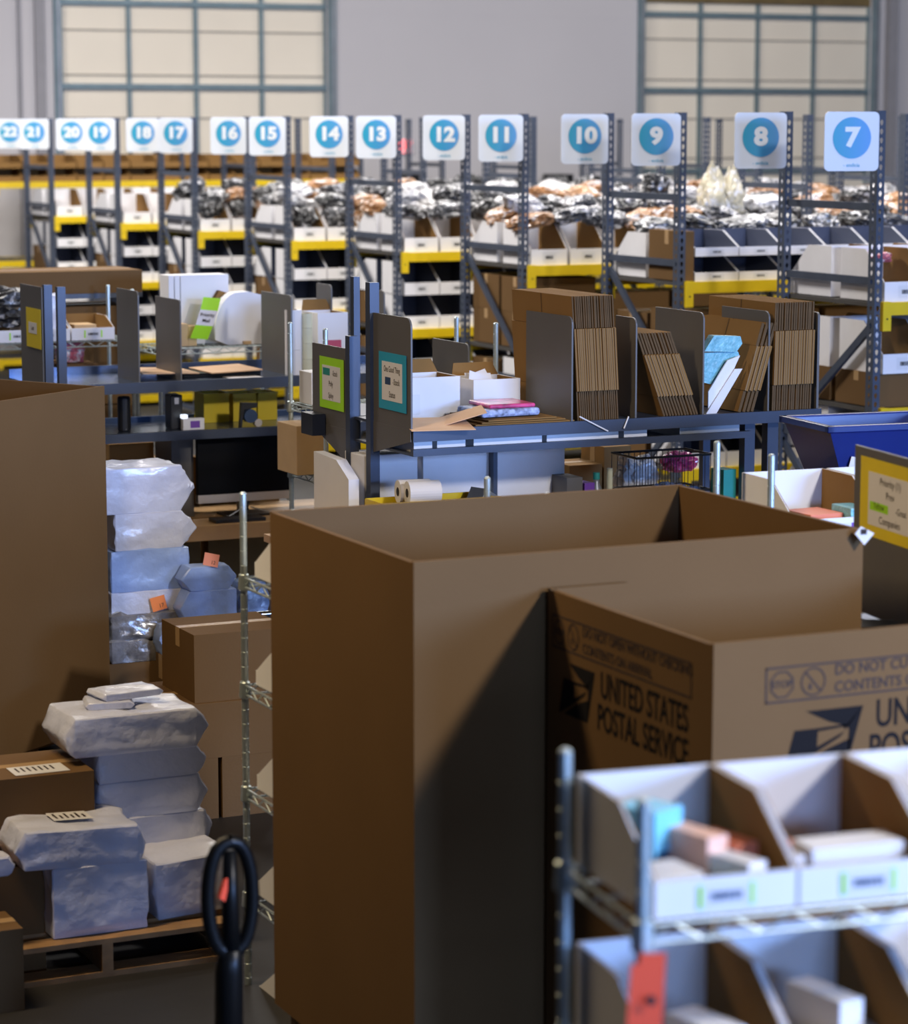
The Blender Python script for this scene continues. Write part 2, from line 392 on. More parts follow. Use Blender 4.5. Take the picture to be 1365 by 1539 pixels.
# kraft version of the far bins
for o in (BINS['K'],):
    for i, m in enumerate(o.data.materials): o.data.materials[i] = M['kraft']
PROTO = list(BINS.values())
def put_bin(kind, x, y, z, label, group, flip=False):
    w = {'A': .30, 'S': .33, 'B': .31, 'K': .33}[kind]
    return dup(BINS[kind], (x+(w if flip else 0), y, z), math.pi if flip else 0, label, group)
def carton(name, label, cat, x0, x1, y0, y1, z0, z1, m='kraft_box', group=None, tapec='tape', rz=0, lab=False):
    cx, cy = (x0+x1)/2, (y0+y1)/2; w, d, h = x1-x0, y1-y0, z1-z0
    e = empty(name, label, cat, (cx, cy, z0), rz, group)
    mb = MB(); mb.box(-w/2, w/2, -d/2, d/2, 0, h, m)
    mb.box(-w/2+.004, w/2-.004, -.0015, .0015, h-.001, h+.001, 'kraft_edge'); mb.build('body', e, bevel=.004)
    mb = MB(); tw = min(.025, d*.2)
    mb.box(-w/2-.001, w/2+.001, -tw, tw, h, h+.0012, tapec); 
    for s in (-1, 1): mb.box(s*(w/2+.0006)-.0006, s*(w/2+.0006)+.0006, -tw, tw, h*.72, h+.0012, tapec)
    mb.build('tape', e)
    if lab:
        mb = MB(); mb.box(-w*.28, w*.28, -d*.42, -d*.08, h+.0015, h+.0024, 'label_paper')
        for k in range(7): mb.box(-w*.22+k*w*.06, -w*.2+k*w*.06, -d*.3, -d*.14, h+.0024, h+.003, 'ink_soft')
        mb.build('shipping_label', e)
    return e
for r in range(8):
    yn = rowY(r); s1, s2 = NW[7+2*r], NW[8+2*r]; rk = f'rack with signs {s1} and {s2}'
    zt = LV[0]; g = f'white bins on the rack of signs {s1} and {s2}'
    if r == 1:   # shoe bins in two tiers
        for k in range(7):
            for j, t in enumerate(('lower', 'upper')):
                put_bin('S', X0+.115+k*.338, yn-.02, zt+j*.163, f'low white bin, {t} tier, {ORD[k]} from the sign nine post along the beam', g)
    else:
        for k in range(7):
            put_bin('A', X0+.06+k*.325, yn-.02, zt, f'white kraft lined bin, {ORD[k]} along the top beam right of sign {s1}', g)
    for k in range(7):
        put_bin('A', X0+.06+k*.325, yn+DEP+.02, zt, f'white bin facing away, {ORD[k]} along the top beam right of sign {s2}', g, True)
    for b in (1, 2):
        if r < 6:
            for k in range(7):
                put_bin('A', X0+.06+b*BAY+k*.325, yn-.02, zt, f'white bin, top beam right of sign {s1}, {ORD[k]} in the {ORD[b]} bay', g)
    if r == 1: carton('carton', 'kraft carton at the aisle end of the low bins beside the sign nine post', 'box', X0+.035, X0+.105, yn-.02, yn+.46, zt+.001, zt+.33)
    z2 = LV[1]
    if r in (2,):   # kraft cartons on the second level
        q = 0
        for j in range(2):
            for k in range(2):
                carton('carton', f'kraft carton under the sign {s1} bins, {("lower","upper")[j]} {("front","back")[k]} one', 'box', X0+.06, X0+.62, yn+.02+k*.49, yn+.47+k*.49, z2+j*.262, z2+.26+j*.262, group='kraft cartons on racks')
        for k in range(2):
            carton('carton', f'kraft carton deeper in the bay under sign {s1}, {ORD[k]} along the beam', 'box', X0+.70+k*.6, X0+1.25+k*.6, yn+.02, yn+.47, z2, z2+.4, group='kraft cartons on racks')
    elif r == 0:
        for k in range(2):
            carton('carton', f'kraft carton under the white bins at sign {(s1,s2)[k]} on the middle beam', 'box', X0+.05, X0+.55, yn+.02+k*.5, yn+.46+k*.5, z2, z2+.2, group='kraft cartons on racks')
            put_bin('A', X0+.06, (yn-.02, yn+DEP+.02)[k], z2+.2, f'white bin stacked on a kraft carton on the middle beam at sign {(s1,s2)[k]}', g, k == 1)
        for k in range(1, 5):
            for j, t in enumerate(('lower', 'upper')):
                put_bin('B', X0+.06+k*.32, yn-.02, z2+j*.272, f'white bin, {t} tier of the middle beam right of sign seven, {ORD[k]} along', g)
    elif r == 1:
        for k in range(3):
            carton('carton', f'kraft carton under the low bins at sign nine, {ORD[k]} along the beam', 'box', X0+.06+k*.55, X0+.56+k*.55, yn+.02, yn+.47, z2, z2+.42, group='kraft cartons on racks')
        carton('carton', 'kraft carton at the sign ten end of the middle beam', 'box', X0+.06, X0+.5, yn+.52, yn+.95, z2, z2+.38, group='kraft cartons on racks')
    else:
        for k in range(4):
            for j, t in enumerate(('lower', 'upper')):
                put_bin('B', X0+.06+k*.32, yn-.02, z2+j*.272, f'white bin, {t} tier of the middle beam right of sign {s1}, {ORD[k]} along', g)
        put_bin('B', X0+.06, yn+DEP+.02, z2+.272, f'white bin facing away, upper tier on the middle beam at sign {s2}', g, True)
        carton('carton', f'kraft carton at the sign {s2} end of the middle beam', 'box', X0+.06, X0+.5, yn+.53, yn+.97, z2, z2+.26, group='kraft cartons on racks')
    z3 = LV[2]
    for k in range(4 if r < 6 else 3):
        for j, t in enumerate(('lower', 'upper')):
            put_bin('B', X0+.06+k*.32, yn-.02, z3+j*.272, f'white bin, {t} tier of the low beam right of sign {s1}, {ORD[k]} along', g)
    if r != 0: carton('carton', f'big kraft carton at the sign {s2} end of the low beam', 'box', X0+.06, X0+.56, yn+.52, yn+.97, z3, z3+.5, group='kraft cartons on racks')
    else:
        for k in range(2):
            put_bin('A', X0+.06, (yn+DEP+.02), z3+.0+k*.3, f'white bin facing away on the low beam at sign eight, {("lower","upper")[k]}', g, True)
# far kraft bins, two tiers
for k in range(14):
    for j in range(2):
        put_bin('K', X0+.05+k*.345, RY-.02, 2.28+j*.165, f'kraft bin on the farthest high beam, {("lower","upper")[j]} tier, {ORD[k]} from the left', 'kraft bins at the back wall')

# ------------------------------------------------------------------ bagged garments
def blob(mname, seed, sx, sy, sz):
    bm = bmesh.new(); bmesh.ops.create_icosphere(bm, subdivisions=4, radius=1)
    rnd = random.Random(seed); o = Vector((rnd.random()*50, rnd.random()*50, 0))
    for v in bm.verts:
        n = noise.noise(v.co*1.6+o)*.34+(.5-abs(noise.noise(v.co*3.5+o)))*.42+(.5-abs(noise.noise(v.co*8+o)))*.26-.2
        c = v.co*(1+n); c = Vector((math.copysign(abs(c.x)**.75, c.x), math.copysign(abs(c.y)**.75, c.y), c.z))
        v.co = Vector((c.x*sx, c.y*sy, max(c.z, -.85)*sz))
    me = bpy.data.meshes.new('garment_bag'); bm.to_mesh(me); bm.free()
    me.materials.append(M[mname])
    o = bpy.data.objects.new('garment_bag', me); COL.objects.link(o); return tag(o, 'bag', 'garment bag')
BAGS = {}; BC = {}
for i, (c, nm) in enumerate((('bag_black','black'),('bag_charcoal','charcoal'),('bag_tan','tan'),('bag_white','pale'),('bag_pink','pink'))):
    BAGS[nm] = [blob(c, i*5+s, .165, .145, .065) for s in range(3)]
    PROTO += BAGS[nm]
def put_bag(kind, x, y, z, where, s=1.0, sz=1.0):
    BC[(kind, where)] = n = BC.get((kind, where), 0)+1
    o = dup(random.choice(BAGS[kind]), (x, y, z), random.uniform(0, 6.28), f'{kind} bagged garment, {ORD[n-1]} {kind} one along the {where}', f'bagged garments {where}')
    o.scale = (s*random.uniform(.85, 1.15), s*random.uniform(.85, 1.15), sz*random.uniform(.85, 1.25))
    o.rotation_euler.x = random.uniform(-.25, .25); o.rotation_euler.y = random.uniform(-.25, .25); return o
PAL = {2: ['tan','tan','black','black','charcoal','pale'], 3: ['black','charcoal','charcoal','pale','tan'], 4: ['black','pale','tan','charcoal','pale'], 5: ['black','black','tan','charcoal','pale']}
for r in (2, 3, 4, 5):
    wh0 = f'of rack {NW[7+2*r]}'
    for j, yy in enumerate((.22, .72)):
        for k in range(22):
            x = X0+.2+k*.325+random.uniform(-.05, .05)
            if x > X0+NB*BAY-.1: break
            put_bag(random.choice(PAL[r]), x, rowY(r)+yy+random.uniform(-.05, .05), LV[0]+.31+random.uniform(0, .05), ('front','back')[j]+' pile '+wh0)
    for k in range(13 if r > 2 else 17):
        put_bag(random.choice(PAL[r]), X0+.3+k*.42+random.uniform(-.1, .1), rowY(r)+.5+random.uniform(-.15, .15), LV[0]+.42, 'top pile '+wh0)
for k in range(3):
    put_bag('black' if k < 2 else 'tan', X0+.2+k*.32, rowY(5)+.14, LV[0]+.22, 'bins spilling over beside sign seventeen', .8, 1.4)
    put_bag(('black','charcoal','tan')[k], X0+.2+k*.32, rowY(4)+.14, LV[0]+.20, 'bins spilling over beside sign fifteen', .8, 1.4)
for k in range(7):
    put_bag('black' if k % 2 else 'charcoal', X0+.25+k*.33, rowY(1)+.72, LV[0]+.33, 'pile behind the low bins of sign nine')
    put_bag(random.choice(['pale','pale','black']), X0+2.7+k*.4, rowY(1)+.5, LV[0]+.36, 'second bay right of sign nine')
for k in range(5):
    put_bag('pink', X0+.2+k*.3, rowY(0)+.3, LV[0]+.24, 'nearest top bins right of sign seven', .75, .6)
    put_bag(random.choice(['black','tan','pale']), X0+2.8+k*.4, rowY(0)+.7, LV[0]+.3, 'second bay right of sign seven')

for i, (px, py, yt, sx, kind) in enumerate(((1070, 322, 238, .10, 'cream'), (1100, 322, 246, .09, 'cream'), (985, 300, 255, .10, 'black'), (1150, 318, 290, .17, 'pale'))):
    p = at(px, py, Y=rowY(2)+.3); q = at(px, yt, Y=rowY(2)+.3); hz = (q.z-p.z)/2
    b = blob({'cream': 'bag_cream', 'black': 'bag_black', 'pale': 'bag_white'}[kind], 60+i, sx, sx*.8, hz); b.location = (p.x, rowY(2)+.3, p.z+hz*.85)
    if kind == 'cream':
        for v in b.data.vertices:
            t = max(0, v.co.z/hz); v.co.x *= 1-.55*t; v.co.y *= 1-.5*t
    tag(b, ('tall twisted clear bag with cream garment between signs eight and nine, left one', 'tall twisted clear bag with cream garment left of sign eight, right one', 'black bagged garment standing up left of sign nine', 'large pale garment bag behind the bottom of sign eight')[i], 'garment bag')
# ------------------------------------------------------------------ generic furniture
def wire_shelf(L, D, z, nz=None):
    mb = MB(); c = 'chrome'
    for (a, b) in (((0,0),(L,0)),((0,D),(L,D)),((0,0),(0,D)),((L,0),(L,D))):
        for dz in (0, -.032): mb.tube([(a[0],a[1],z+dz),(b[0],b[1],z+dz)], .0042, c, 6)
        n = max(2, int(math.hypot(b[0]-a[0], b[1]-a[1])/.055)); A = Vector((*a, z)); B = Vector((*b, z)); pts = []
        for k in range(n+1): q = A.lerp(B, k/n); q.z += -.0 if k % 2 else -.032; pts.append(q)
        mb.tube(pts, .003, c, 5)
    n = int(L/.03)
    for k in range(1, n): mb.tube([(L*k/n,0,z+.004),(L*k/n,D,z+.004)], .0022, c, 4, False)
    mb.tube([(0,D/2,z-.003),(L,D/2,z-.003)], .004, c, 5)
    return mb
def shelf_unit(label, loc, rz, L, D, Hh, levels):
    e = empty('wire_shelving', label, 'shelving', loc, rz)
    for x in (0, L):
        for y in (0, D):
            mb = MB(); prof = [(.0125, .0)]
            k = .025
            while k < Hh-.02: prof += [(.0125, k), (.0112, k+.001), (.0112, k+.003), (.0125, k+.004)]; k += .05
            prof += [(.0125, Hh), (.008, Hh+.006)]
            mb.lathe((x, y, 0), prof, 'chrome', 10); pst = mb.build('post', e, smooth=False)
            for z in levels: mb = MB(); mb.lathe((x, y, z-.045), [(.014,0),(.021,.006),(.018,.055),(.014,.058)], 'chrome', 10); mb.build('collar', pst)
    for z in levels: wire_shelf(L, D, z).build('wire_shelf', e)
    return e
def local(e):   # matrix of an empty at build time
    return Matrix.Translation(e.location) @ Matrix.Rotation(e.rotation_euler.z, 4, 'Z')

# ------------------------------------------------------------------ gaylords (large kraft boxes)
def gaylord(label, P, zt, t=.016, cuts=None, mats=('kraft_box','kraft_box'), z0=.14):
    """P: four floor corners (counter clockwise from near left): walls are parts"""
    c = sum((Vector((*p, 0)) for p in P), Vector())/4
    e = empty('pallet_box', label, 'box', (c.x, c.y, 0))
    Q = [Vector((*p, 0))-c for p in P]
    for i in range(4):
        a, b = Q[i], Q[(i+1) % 4]; d = (b-a).normalized(); n = Vector((-d.y, d.x, 0))
        mb = MB(); zz = zt-.003*(i % 2)
        if i % 2: a, b = a+d*t, b-d*t
        poly = [(a, z0), (b, z0), (b, zz), (a, zz)]
        if cuts and i in cuts: poly = cuts[i](a, b, d, z0, zz)
        pts = [Vector((p.x, p.y, z)) for p, z in poly]
        mb.prism(pts, n*t, mats[0] if i % 2 else mats[1]); mb.build('wall', e)
    mb = MB(); mb.prism([Vector((q.x*.98, q.y*.98, z0)) for q in Q], (0,0,.02), 'kraft_box'); mb.build('base', e)
    # pallet under it
    mn = Vector((min(q.x for q in Q), min(q.y for q in Q), 0)); mx = Vector((max(q.x for q in Q), max(q.y for q in Q), 0))
    return e, Q
def pallet(label, x0, x1, y0, y1, rz=0, m='wood'):
    e = empty('wood_pallet', label, 'pallet', ((x0+x1)/2, (y0+y1)/2, 0), rz); w, d = (x1-x0)/2, (y1-y0)/2
    n = 7
    for k in range(n):
        y = -d+(2*d-.09)*k/(n-1); mb = MB(); mb.box(-w, w, y, y+.09, .12, .138, m); mb.build('deck_board', e)
    for x in (-w, -.02, w-.04): mb = MB(); mb.box(x, x+.04, -d, d, .02, .12, m); mb.build('stringer', e)
    for y in (-d, -.05, d-.1): mb = MB(); mb.box(-w, w, y, y+.1, 0, .02, m); mb.build('bottom_board', e)
    return e
B1 = dict(x0=3.01, x1=4.50, y0=6.66, y1=7.76)
pallet('wooden pallet under the tall plain kraft box', 3.05, 4.4, 6.7, 7.72)
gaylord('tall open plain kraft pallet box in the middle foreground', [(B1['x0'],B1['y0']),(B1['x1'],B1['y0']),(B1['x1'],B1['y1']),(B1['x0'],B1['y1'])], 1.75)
B2 = dict(x0=3.42, x1=4.66, y0=5.72, y1=6.64)
pallet('wooden pallet under the printed postal box', 3.46, 4.62, 5.76, 6.6)
def cut_far(a, b, d, z0, zz):   # far wall: uncut strip at its left end, door cut away
    return [(a, z0), (b, z0), (b, zz), (b-d*.25, zz), (b-d*.27, 1.38), (a, 1.38)]
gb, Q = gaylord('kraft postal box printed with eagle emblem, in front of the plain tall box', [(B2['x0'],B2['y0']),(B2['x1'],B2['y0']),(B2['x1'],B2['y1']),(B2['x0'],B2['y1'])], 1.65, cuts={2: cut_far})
# printing on its front and left walls
def postal_print(mb, o, u, W_, top):
    """o: left top corner of wall, u: reading direction, printed panel"""
    u = Vector(u); w = Vector((0,0,1)); o = Vector(o); nrm = u.cross(w)*.0012; o = o+nrm
    def P(x, z): return o+u*x+w*z
    s = W_
    # framed warning strip
    x0, x1, z0, z1 = .155*s, 1.20*s, -.055*s-.02, -.055*s-.115
    th = .005
    for a, b, c_, d in ((x0,x1,z0,z0-th),(x0,x1,z1,z1+th),(x0,x0+th,z0,z1),(x1-th,x1,z0,z1)): mb.quad(P(a,c_),P(b,c_),P(b,d),P(a,d), 'ink_soft')
    zc = (z0+z1)/2; R = .038
    for i, cx in enumerate((x0+.05, x0+.145)):
        n = 8 if i == 0 else 28
        for k in range(n):
            a, b = 2*math.pi*(k+.5)/n, 2*math.pi*(k+1.5)/n
            mb.quad(P(cx+R*math.cos(a),zc+R*math.sin(a)),P(cx+R*math.cos(b),zc+R*math.sin(b)),P(cx+R*.88*math.cos(b),zc+R*.88*math.sin(b)),P(cx+R*.88*math.cos(a),zc+R*.88*math.sin(a)), 'ink_soft')
    mb.text('STOP', P(x0+.05, zc), u, w, .026, 'ink_soft', .02)
    cx = x0+.145; q = R*.68
    mb.quad(P(cx-q,zc+q),P(cx-q+.006,zc+q),P(cx+q,zc-q),P(cx+q-.006,zc-q), 'ink_soft')
    mb.quad(P(cx-.014,zc-.02),P(cx-.004,zc-.02),P(cx-.006,zc-.004),P(cx-.012,zc-.004), 'ink_soft')
    mb.text('DO NOT OPEN WITHOUT CHECKING' if W_ < .95 else 'DO NOT CUT', P(x0+.21, zc+.024), u, w, .040, 'ink_soft', .015, 'LEFT', 1.0)
    mb.text('CONTENTS ON ARRIVAL', P(x0+.21, zc-.022), u, w, .040, 'ink_soft', .015, 'LEFT', 1.0)
    # eagle emblem: slanted block cut by wing and beak
    ex, ez = .215*s, z1-.03; Wd, Hd = .20, .15; sl = .045
    def E(a, b): return P(ex+a*Wd+sl*(b), ez-Hd+b*Hd)
    mb.add([E(.10,1),E(.98,1),E(.80,.60),E(.72,.70),E(.5,.78)], [(0,1,2,3,4)], 'ink')
    mb.add([E(.98,1),E(.98,0),E(.90,.35),E(.86,.60),E(.80,.68)], [(0,1,2,3,4)], 'ink')
    mb.add([E(.0,.68),E(.36,.68),E(.42,.35),E(.30,.22),E(.0,.0)], [(0,1,2,3,4)], 'ink')
    mb.add([E(.42,.35),E(.80,.58),E(.74,.48),E(.36,.20),E(.05,0),E(.0,0)], [(0,1,2,3,4,5)], 'ink')
    mb.add([E(.18,0),E(.60,.30),E(.92,.44),E(.98,.0)], [(0,1,2,3)], 'ink')
    mb.add([E(.36,.68),E(.80,.70),E(.80,.66),E(.36,.62)], [(0,1,2,3)], 'ink')
    tx = ex+Wd+.06
    mb.text('UNITED STATES', P(tx+.02, ez-.03), u, w, .104, 'ink', .015, 'LEFT', .74)
    mb.text('POSTAL SERVICE', P(tx, ez-.122), u, w, .104, 'ink', .015, 'LEFT', .74)
cx, cy = gb.location.x, gb.location.y
mb = MB(); postal_print(mb, (B2['x0']-cx, B2['y0']-cy, 1.65), (1,0,0), 1.0, 0); mb.build('front_print', gb)
mb = MB()
mb.T = Matrix.Identity(4)
# left wall: reads from far corner towards the near one; narrower so lettering is scaled
L0 = MB(); postal_print(L0, (0,0,0), (0,-1,0), .86, 0)
for vtx in L0.v: vtx.y *= .87
L0.T = Matrix.Identity(4)
L0.v = [Vector((v.x+B2['x0']-cx, v.y+B2['y1']-cy+.085, v.z+1.65)) for v in L0.v]
L0.build('side_print', gb)

# left rotated gaylord
C = at(157, 580, z=1.75); d1 = Vector((math.cos(math.radians(217)), math.sin(math.radians(217)), 0)); d2 = Vector((math.cos(math.radians(121)), math.sin(math.radians(121)), 0))
Pn = C+d1*1.15; Pf = C+d2*.95; Pnf = Pn+d2*.95
cL = (Pn+C+Pf+Pnf)/4
pallet('wooden pallet under the tall kraft box at the left edge', cL.x-.54, cL.x+.54, cL.y-.44, cL.y+.44, math.radians(34))
gaylord('tall open kraft pallet box at the left edge of the floor', [(Pn.x,Pn.y),(C.x,C.y),(Pf.x,Pf.y),(Pnf.x,Pnf.y)], 1.75)


# ------------------------------------------------------------------ poly mailers (white bags drawn over boxes)
def mailer(label, x0, x1, y0, y1, z0, z1, rz=0, ear=(.0, .06), m='mailer', seed=0, group='white poly mailers', name='poly_mailer', wob=.010, lab=False, tilt=(0,0), seam=True):
    """box in a bag: the side ends pinch to a seam at mid height"""
    w, d, h = (x1-x0)/2, (y1-y0)/2, z1-z0
    bm = bmesh.new(); N = lambda *p: bm.verts.new(p)
    ring = lambda x: [N(x,-d,0), N(x,d,0), N(x,d,h), N(x,-d,h)]
    A = ring(-w); B = ring(w)
    for i in range(4): bm.faces.new((A[i], A[(i+1)%4], B[(i+1)%4], B[i]))
    for R, s, e in ((A,-1,ear[0]), (B,1,ear[1])):
        if e <= .001: bm.faces.new(R if s < 0 else R[::-1])
        else:
            p, q = N(s*(w+e), -d*.9, h*.5), N(s*(w+e), d*.9, h*.5)
            for f in ((R[0],R[3],p),(R[3],R[2],q,p),(R[2],R[1],q),(R[1],R[0],p,q)): bm.faces.new(f)
    bmesh.ops.recalc_face_normals(bm, faces=bm.faces)
    bmesh.ops.bevel(bm, geom=[e for e in bm.edges], offset=min(.0035, h*.06), segments=1, affect='EDGES')
    bmesh.ops.triangulate(bm, faces=[f for f in bm.faces if len(f.verts) > 4])
    for k in range(3):
        bmesh.ops.subdivide_edges(bm, edges=[e for e in bm.edges if e.calc_length() > .028], cuts=1, use_grid_fill=True)
    o = Vector((seed*7.3, seed*3.1, 0)); bm.normal_update()
    rnd = random.Random(seed)
    fold = [(Vector((rnd.uniform(-1,1), rnd.uniform(-1,1), rnd.uniform(-1,1))).normalized(), rnd.uniform(14, 30), rnd.uniform(0, 6)) for _ in range(4)]
    for v in bm.verts:
        n = noise.noise(v.co*7+o)*.8+noise.noise(v.co*16+o)*.45
        rdg = 0
        for dr, fq, ph in fold:
            rdg += (1-abs(math.sin(v.co.dot(dr)*fq+ph+noise.noise(v.co*5+o)*2)))**4*.5
        k = wob if v.co.z > .01 else wob*.15
        v.co += v.normal*((n*.6+rdg*1.25)*k); v.co.z = max(v.co.z, 0)
    me = bpy.data.meshes.new(name); bm.to_mesh(me); bm.free(); me.materials.append(M[m])
    me.polygons.foreach_set('use_smooth', [True]*len(me.polygons)); me.set_sharp_from_angle(angle=math.radians(32))
    ob = bpy.data.objects.new(name, me); COL.objects.link(ob); ob.location = ((x0+x1)/2, (y0+y1)/2, z0); ob.rotation_euler = (tilt[0], tilt[1], rz)
    tag(ob, label, 'mailer', group)
    if False:
        mb = MB(); n = 10; zs = h*.52
        pts = [(-w*.1+ (w*1.05)*k/n, -d-.011, zs+.006*math.sin(k*1.3+seed)) for k in range(n+1)]
        for k in range(n): mb.quad((pts[k][0],pts[k][1],pts[k][2]-.004), (pts[k+1][0],pts[k+1][1],pts[k+1][2]-.004), (pts[k+1][0],pts[k+1][1]-.003,pts[k+1][2]+.004), (pts[k][0],pts[k][1]-.003,pts[k][2]+.004), m)
        mb.build('seam', ob)
    if lab:
        mb = MB(); mb.quad((-w*.35,-d*.35,h+.013),(w*.35,-d*.35,h+.013),(w*.35,d*.4,h+.013),(-w*.35,d*.4,h+.013), 'label_paper')
        for k in range(6): mb.quad((-w*.28+k*w*.1,-d*.2,h+.0145),(-w*.24+k*w*.1,-d*.2,h+.0145),(-w*.24+k*w*.1,d*(.1 if k%2 else .25),h+.0145),(-w*.28+k*w*.1,d*(.1 if k%2 else .25),h+.0145), 'ink_soft')
        mb.build('shipping_label', ob)
    return ob
def X_(px, py, Y): return at(px, py, Y=Y).x
def Z_(px, py, Y): return at(px, py, Y=Y).z
def pxbox(xl, xr, yt, yb, Y):
    """front rectangle seen at xl..xr, yt..yb on the plane y=Y"""
    ym = (yt+yb)/2; return X_(xl, ym, Y), X_(xr, ym, Y), Z_((xl+xr)/2, yb, Y), Z_((xl+xr)/2, yt, Y)
# --- front pallet with the white parcels
pallet('worn wooden pallet under the white parcels at the lower left', 2.25, 3.22, 8.66, 9.70)
ZP = .14
Yf = 8.72
x0, x1, z0, z1 = pxbox(80, 222, 1300, 1432, Yf)
mailer('large cube shaped white poly parcel at the front corner of the lower pallet', x0, x1, Yf, Yf+.26, ZP, z1, ear=(0, 0), seed=1, wob=.014, m='mailer')
x0b, x1b, _, z1b = pxbox(28, 206, 1268, 1300, Yf)
mailer('flat white poly parcel with a shipping label, lying on the big cube parcel', x0b+.02, x1b, Yf+.0, Yf+.30, z1, z1+.135, ear=(.03, .035), seed=2, wob=.012, lab=True, seam=False, tilt=(0, .04))
x0c, x1c, _, z1c = pxbox(238, 350, 1290, 1410, Yf+.08)
mailer('upright greyish white poly parcel beside the cube parcel and the jack handle', x0c, x1c, Yf+.08, Yf+.36, ZP, z1c, ear=(.012, .0), seed=3, wob=.010, seam=False, rz=.0, tilt=(0, -.05))
Ys = 9.06
xb0, xb1 = X_(186, 1245, Ys), X_(306, 1245, Ys)
zz = Z_(250, 1272, Ys)
mailer('white poly parcel at the very bottom of the tall lower stack, behind the upright parcel', xb0+.02, xb1-.02, Ys+.04, Ys+.30, ZP, zz, ear=(0, 0), seed=4, seam=False)
stk = [(188, 306, 1218, 'second white parcel from the bottom of the tall lower stack', 5, .04), (142, 296, 1166, 'middle white parcel of the tall lower stack', 6, .045), (142, 294, 1121, 'white parcel under the top one of the tall lower stack', 7, .04), (92, 290, 1062, 'wide white parcel on top of the tall lower stack, its bag folded over the front', 8, .055)]
for i, (a, b, yt, lab, sd, er) in enumerate(stk):
    xa, xb = X_(a, yt, Ys), X_(b, yt, Ys); zt = Z_((a+b)/2, yt+ (10 if i == 3 else 6), Ys)
    mailer(lab, xa+(.04 if i == 3 else .015), xb, Ys-(.03 if i == 3 else 0), Ys+.27, zz, zt, ear=(.04 if i == 3 else .012, er), seed=sd, wob=.009, tilt=(0, 0))
    zz = zt
for i, (a, b, lab) in enumerate(((136, 196, 'small thin white mailer lying on the wide top parcel, the lower one'), (152, 238, 'small thin white mailer on top of the other small one'))):
    xa, xb = X_(a, 1055, Ys+.1), X_(b, 1055, Ys+.1)
    mailer(lab, xa, xb, Ys+.06+.03*i, Ys+.21+.03*i, zz+.006+.026*i, zz+.030+.026*i, ear=(.01, .015), seed=20+i, wob=.004, seam=False, rz=-.2+.35*i)
# kraft cartons left of the parcels
Yc = 9.0
a0, a1, _, az = pxbox(2, 136, 1160, 1240, Yc)
_, _, _, azb = pxbox(0, 72, 1300, 1450, Yc-.1)
l0, l1 = X_(-40, 1350, 8.80), X_(70, 1350, 8.80)
carton('carton', 'dark kraft carton low at the left edge beside the cube parcel', 'box', l0-.15, l1, 8.82, 9.25, .0, azb+.02)
pz = azb+.02
carton('carton', 'kraft carton with a white shipping label on top, left of the tall parcel stack', 'box', a0-.03, a1, Yc-.05, Yc+.32, pz, az, lab=True)
mailer('grey crumpled mailer end poking in at the left edge', X_(-30,1270,8.7), X_(12,1270,8.7), 8.70, 8.80, azb+.025, azb+.09, ear=(0,.02), seed=31, seam=False, wob=.01)
s0, s1, _, szz = pxbox(-30, 22, 1385, 1470, 8.55)
carton('carton', 'small kraft carton on the floor at the left edge', 'box', s0-.1, s1, 8.44, 8.66, 0, szz)

# --- upper stack behind the left pallet box
Yu = 12.15
base = Z_(230, 992, Yu)
carton('carton', 'wide dark carton under the grey plastic parcels', 'box', X_(160,1020,Yu), X_(292,1020,Yu), Yu-.02, Yu+.5, 0, base)
zb = Z_(230, 960, Yu)
mailer('grey clear plastic parcel at the bottom of the upper stack', X_(166,975,Yu), X_(262,975,Yu), Yu-.02, Yu+.3, base, zb, m='poly_grey', seed=9, group='grey plastic parcels', ear=(0,.03), wob=.02, seam=False)
zc = Z_(230, 921, Yu)
mailer('grey clear plastic parcel second from the bottom of the upper stack', X_(166,940,Yu), X_(268,940,Yu), Yu-.02, Yu+.3, zb, zc, m='poly_grey', seed=10, group='grey plastic parcels', ear=(0,.04), wob=.02, seam=False)
ups = [(166, 278, 884, 'white parcel with an orange note in the upper stack', 'mailer', 11, .03), (166, 282, 822, 'tall blue-lit parcel in the upper stack', 'mailer_blue_lit', 12, .0), (172, 272, 767, 'white parcel second from the top of the upper stack', 'mailer', 13, .08), (158, 270, 699, 'white parcel on top of the upper stack beside the monitor', 'mailer', 14, .075)]
zz = zc
for a, b, yt, lab, mm, sd, er in ups:
    zt = Z_(230, yt+3, Yu)
    mailer(lab, X_(a,yt+25,Yu), X_(b,yt+25,Yu), Yu-.01, Yu+.32, zz, zt, ear=(.0, er), seed=sd, m=mm, wob=.012)
    zz = zt
vx0, vx1 = X_(284,870,Yu-.15), X_(344,870,Yu-.15)
zA = Z_(310, 940, Yu-.15); zB = Z_(310, 888, Yu-.15); zC = Z_(310, 852, Yu-.15)
mailer('blue-lit pale small parcel low in the upper pile, right of the grey plastic', X_(246,960,Yu-.15), X_(290,960,Yu-.15), Yu-.16, Yu-.04, Z_(260,985,Yu-.15), Z_(260,940,Yu-.15), ear=(.02,.01), seed=16, m='mailer_blue_lit', seam=False)
mailer('blue-lit parcel with pointed left end on the carton behind the shelf post', vx0, vx1+.04, Yu-.15, Yu-.03, zA, zB, ear=(.045,.0), seed=17, m='mailer_blue_lit', seam=False, wob=.005)
mailer('small blue-lit parcel with two pointed ends carrying a pink note', vx0+.01, vx1, Yu-.15, Yu-.03, zB, zC, ear=(.045,.04), seed=18, m='mailer_blue_lit', seam=False, wob=.005)
mailer('dark blue plastic parcel beside the tall plain box', X_(362,900,Yu-.1), X_(396,900,Yu-.1), Yu-.12, Yu+.02, zA+.0, zB+.02, ear=(.01,.02), seed=19, m='poly_blue', seam=False, wob=.012)
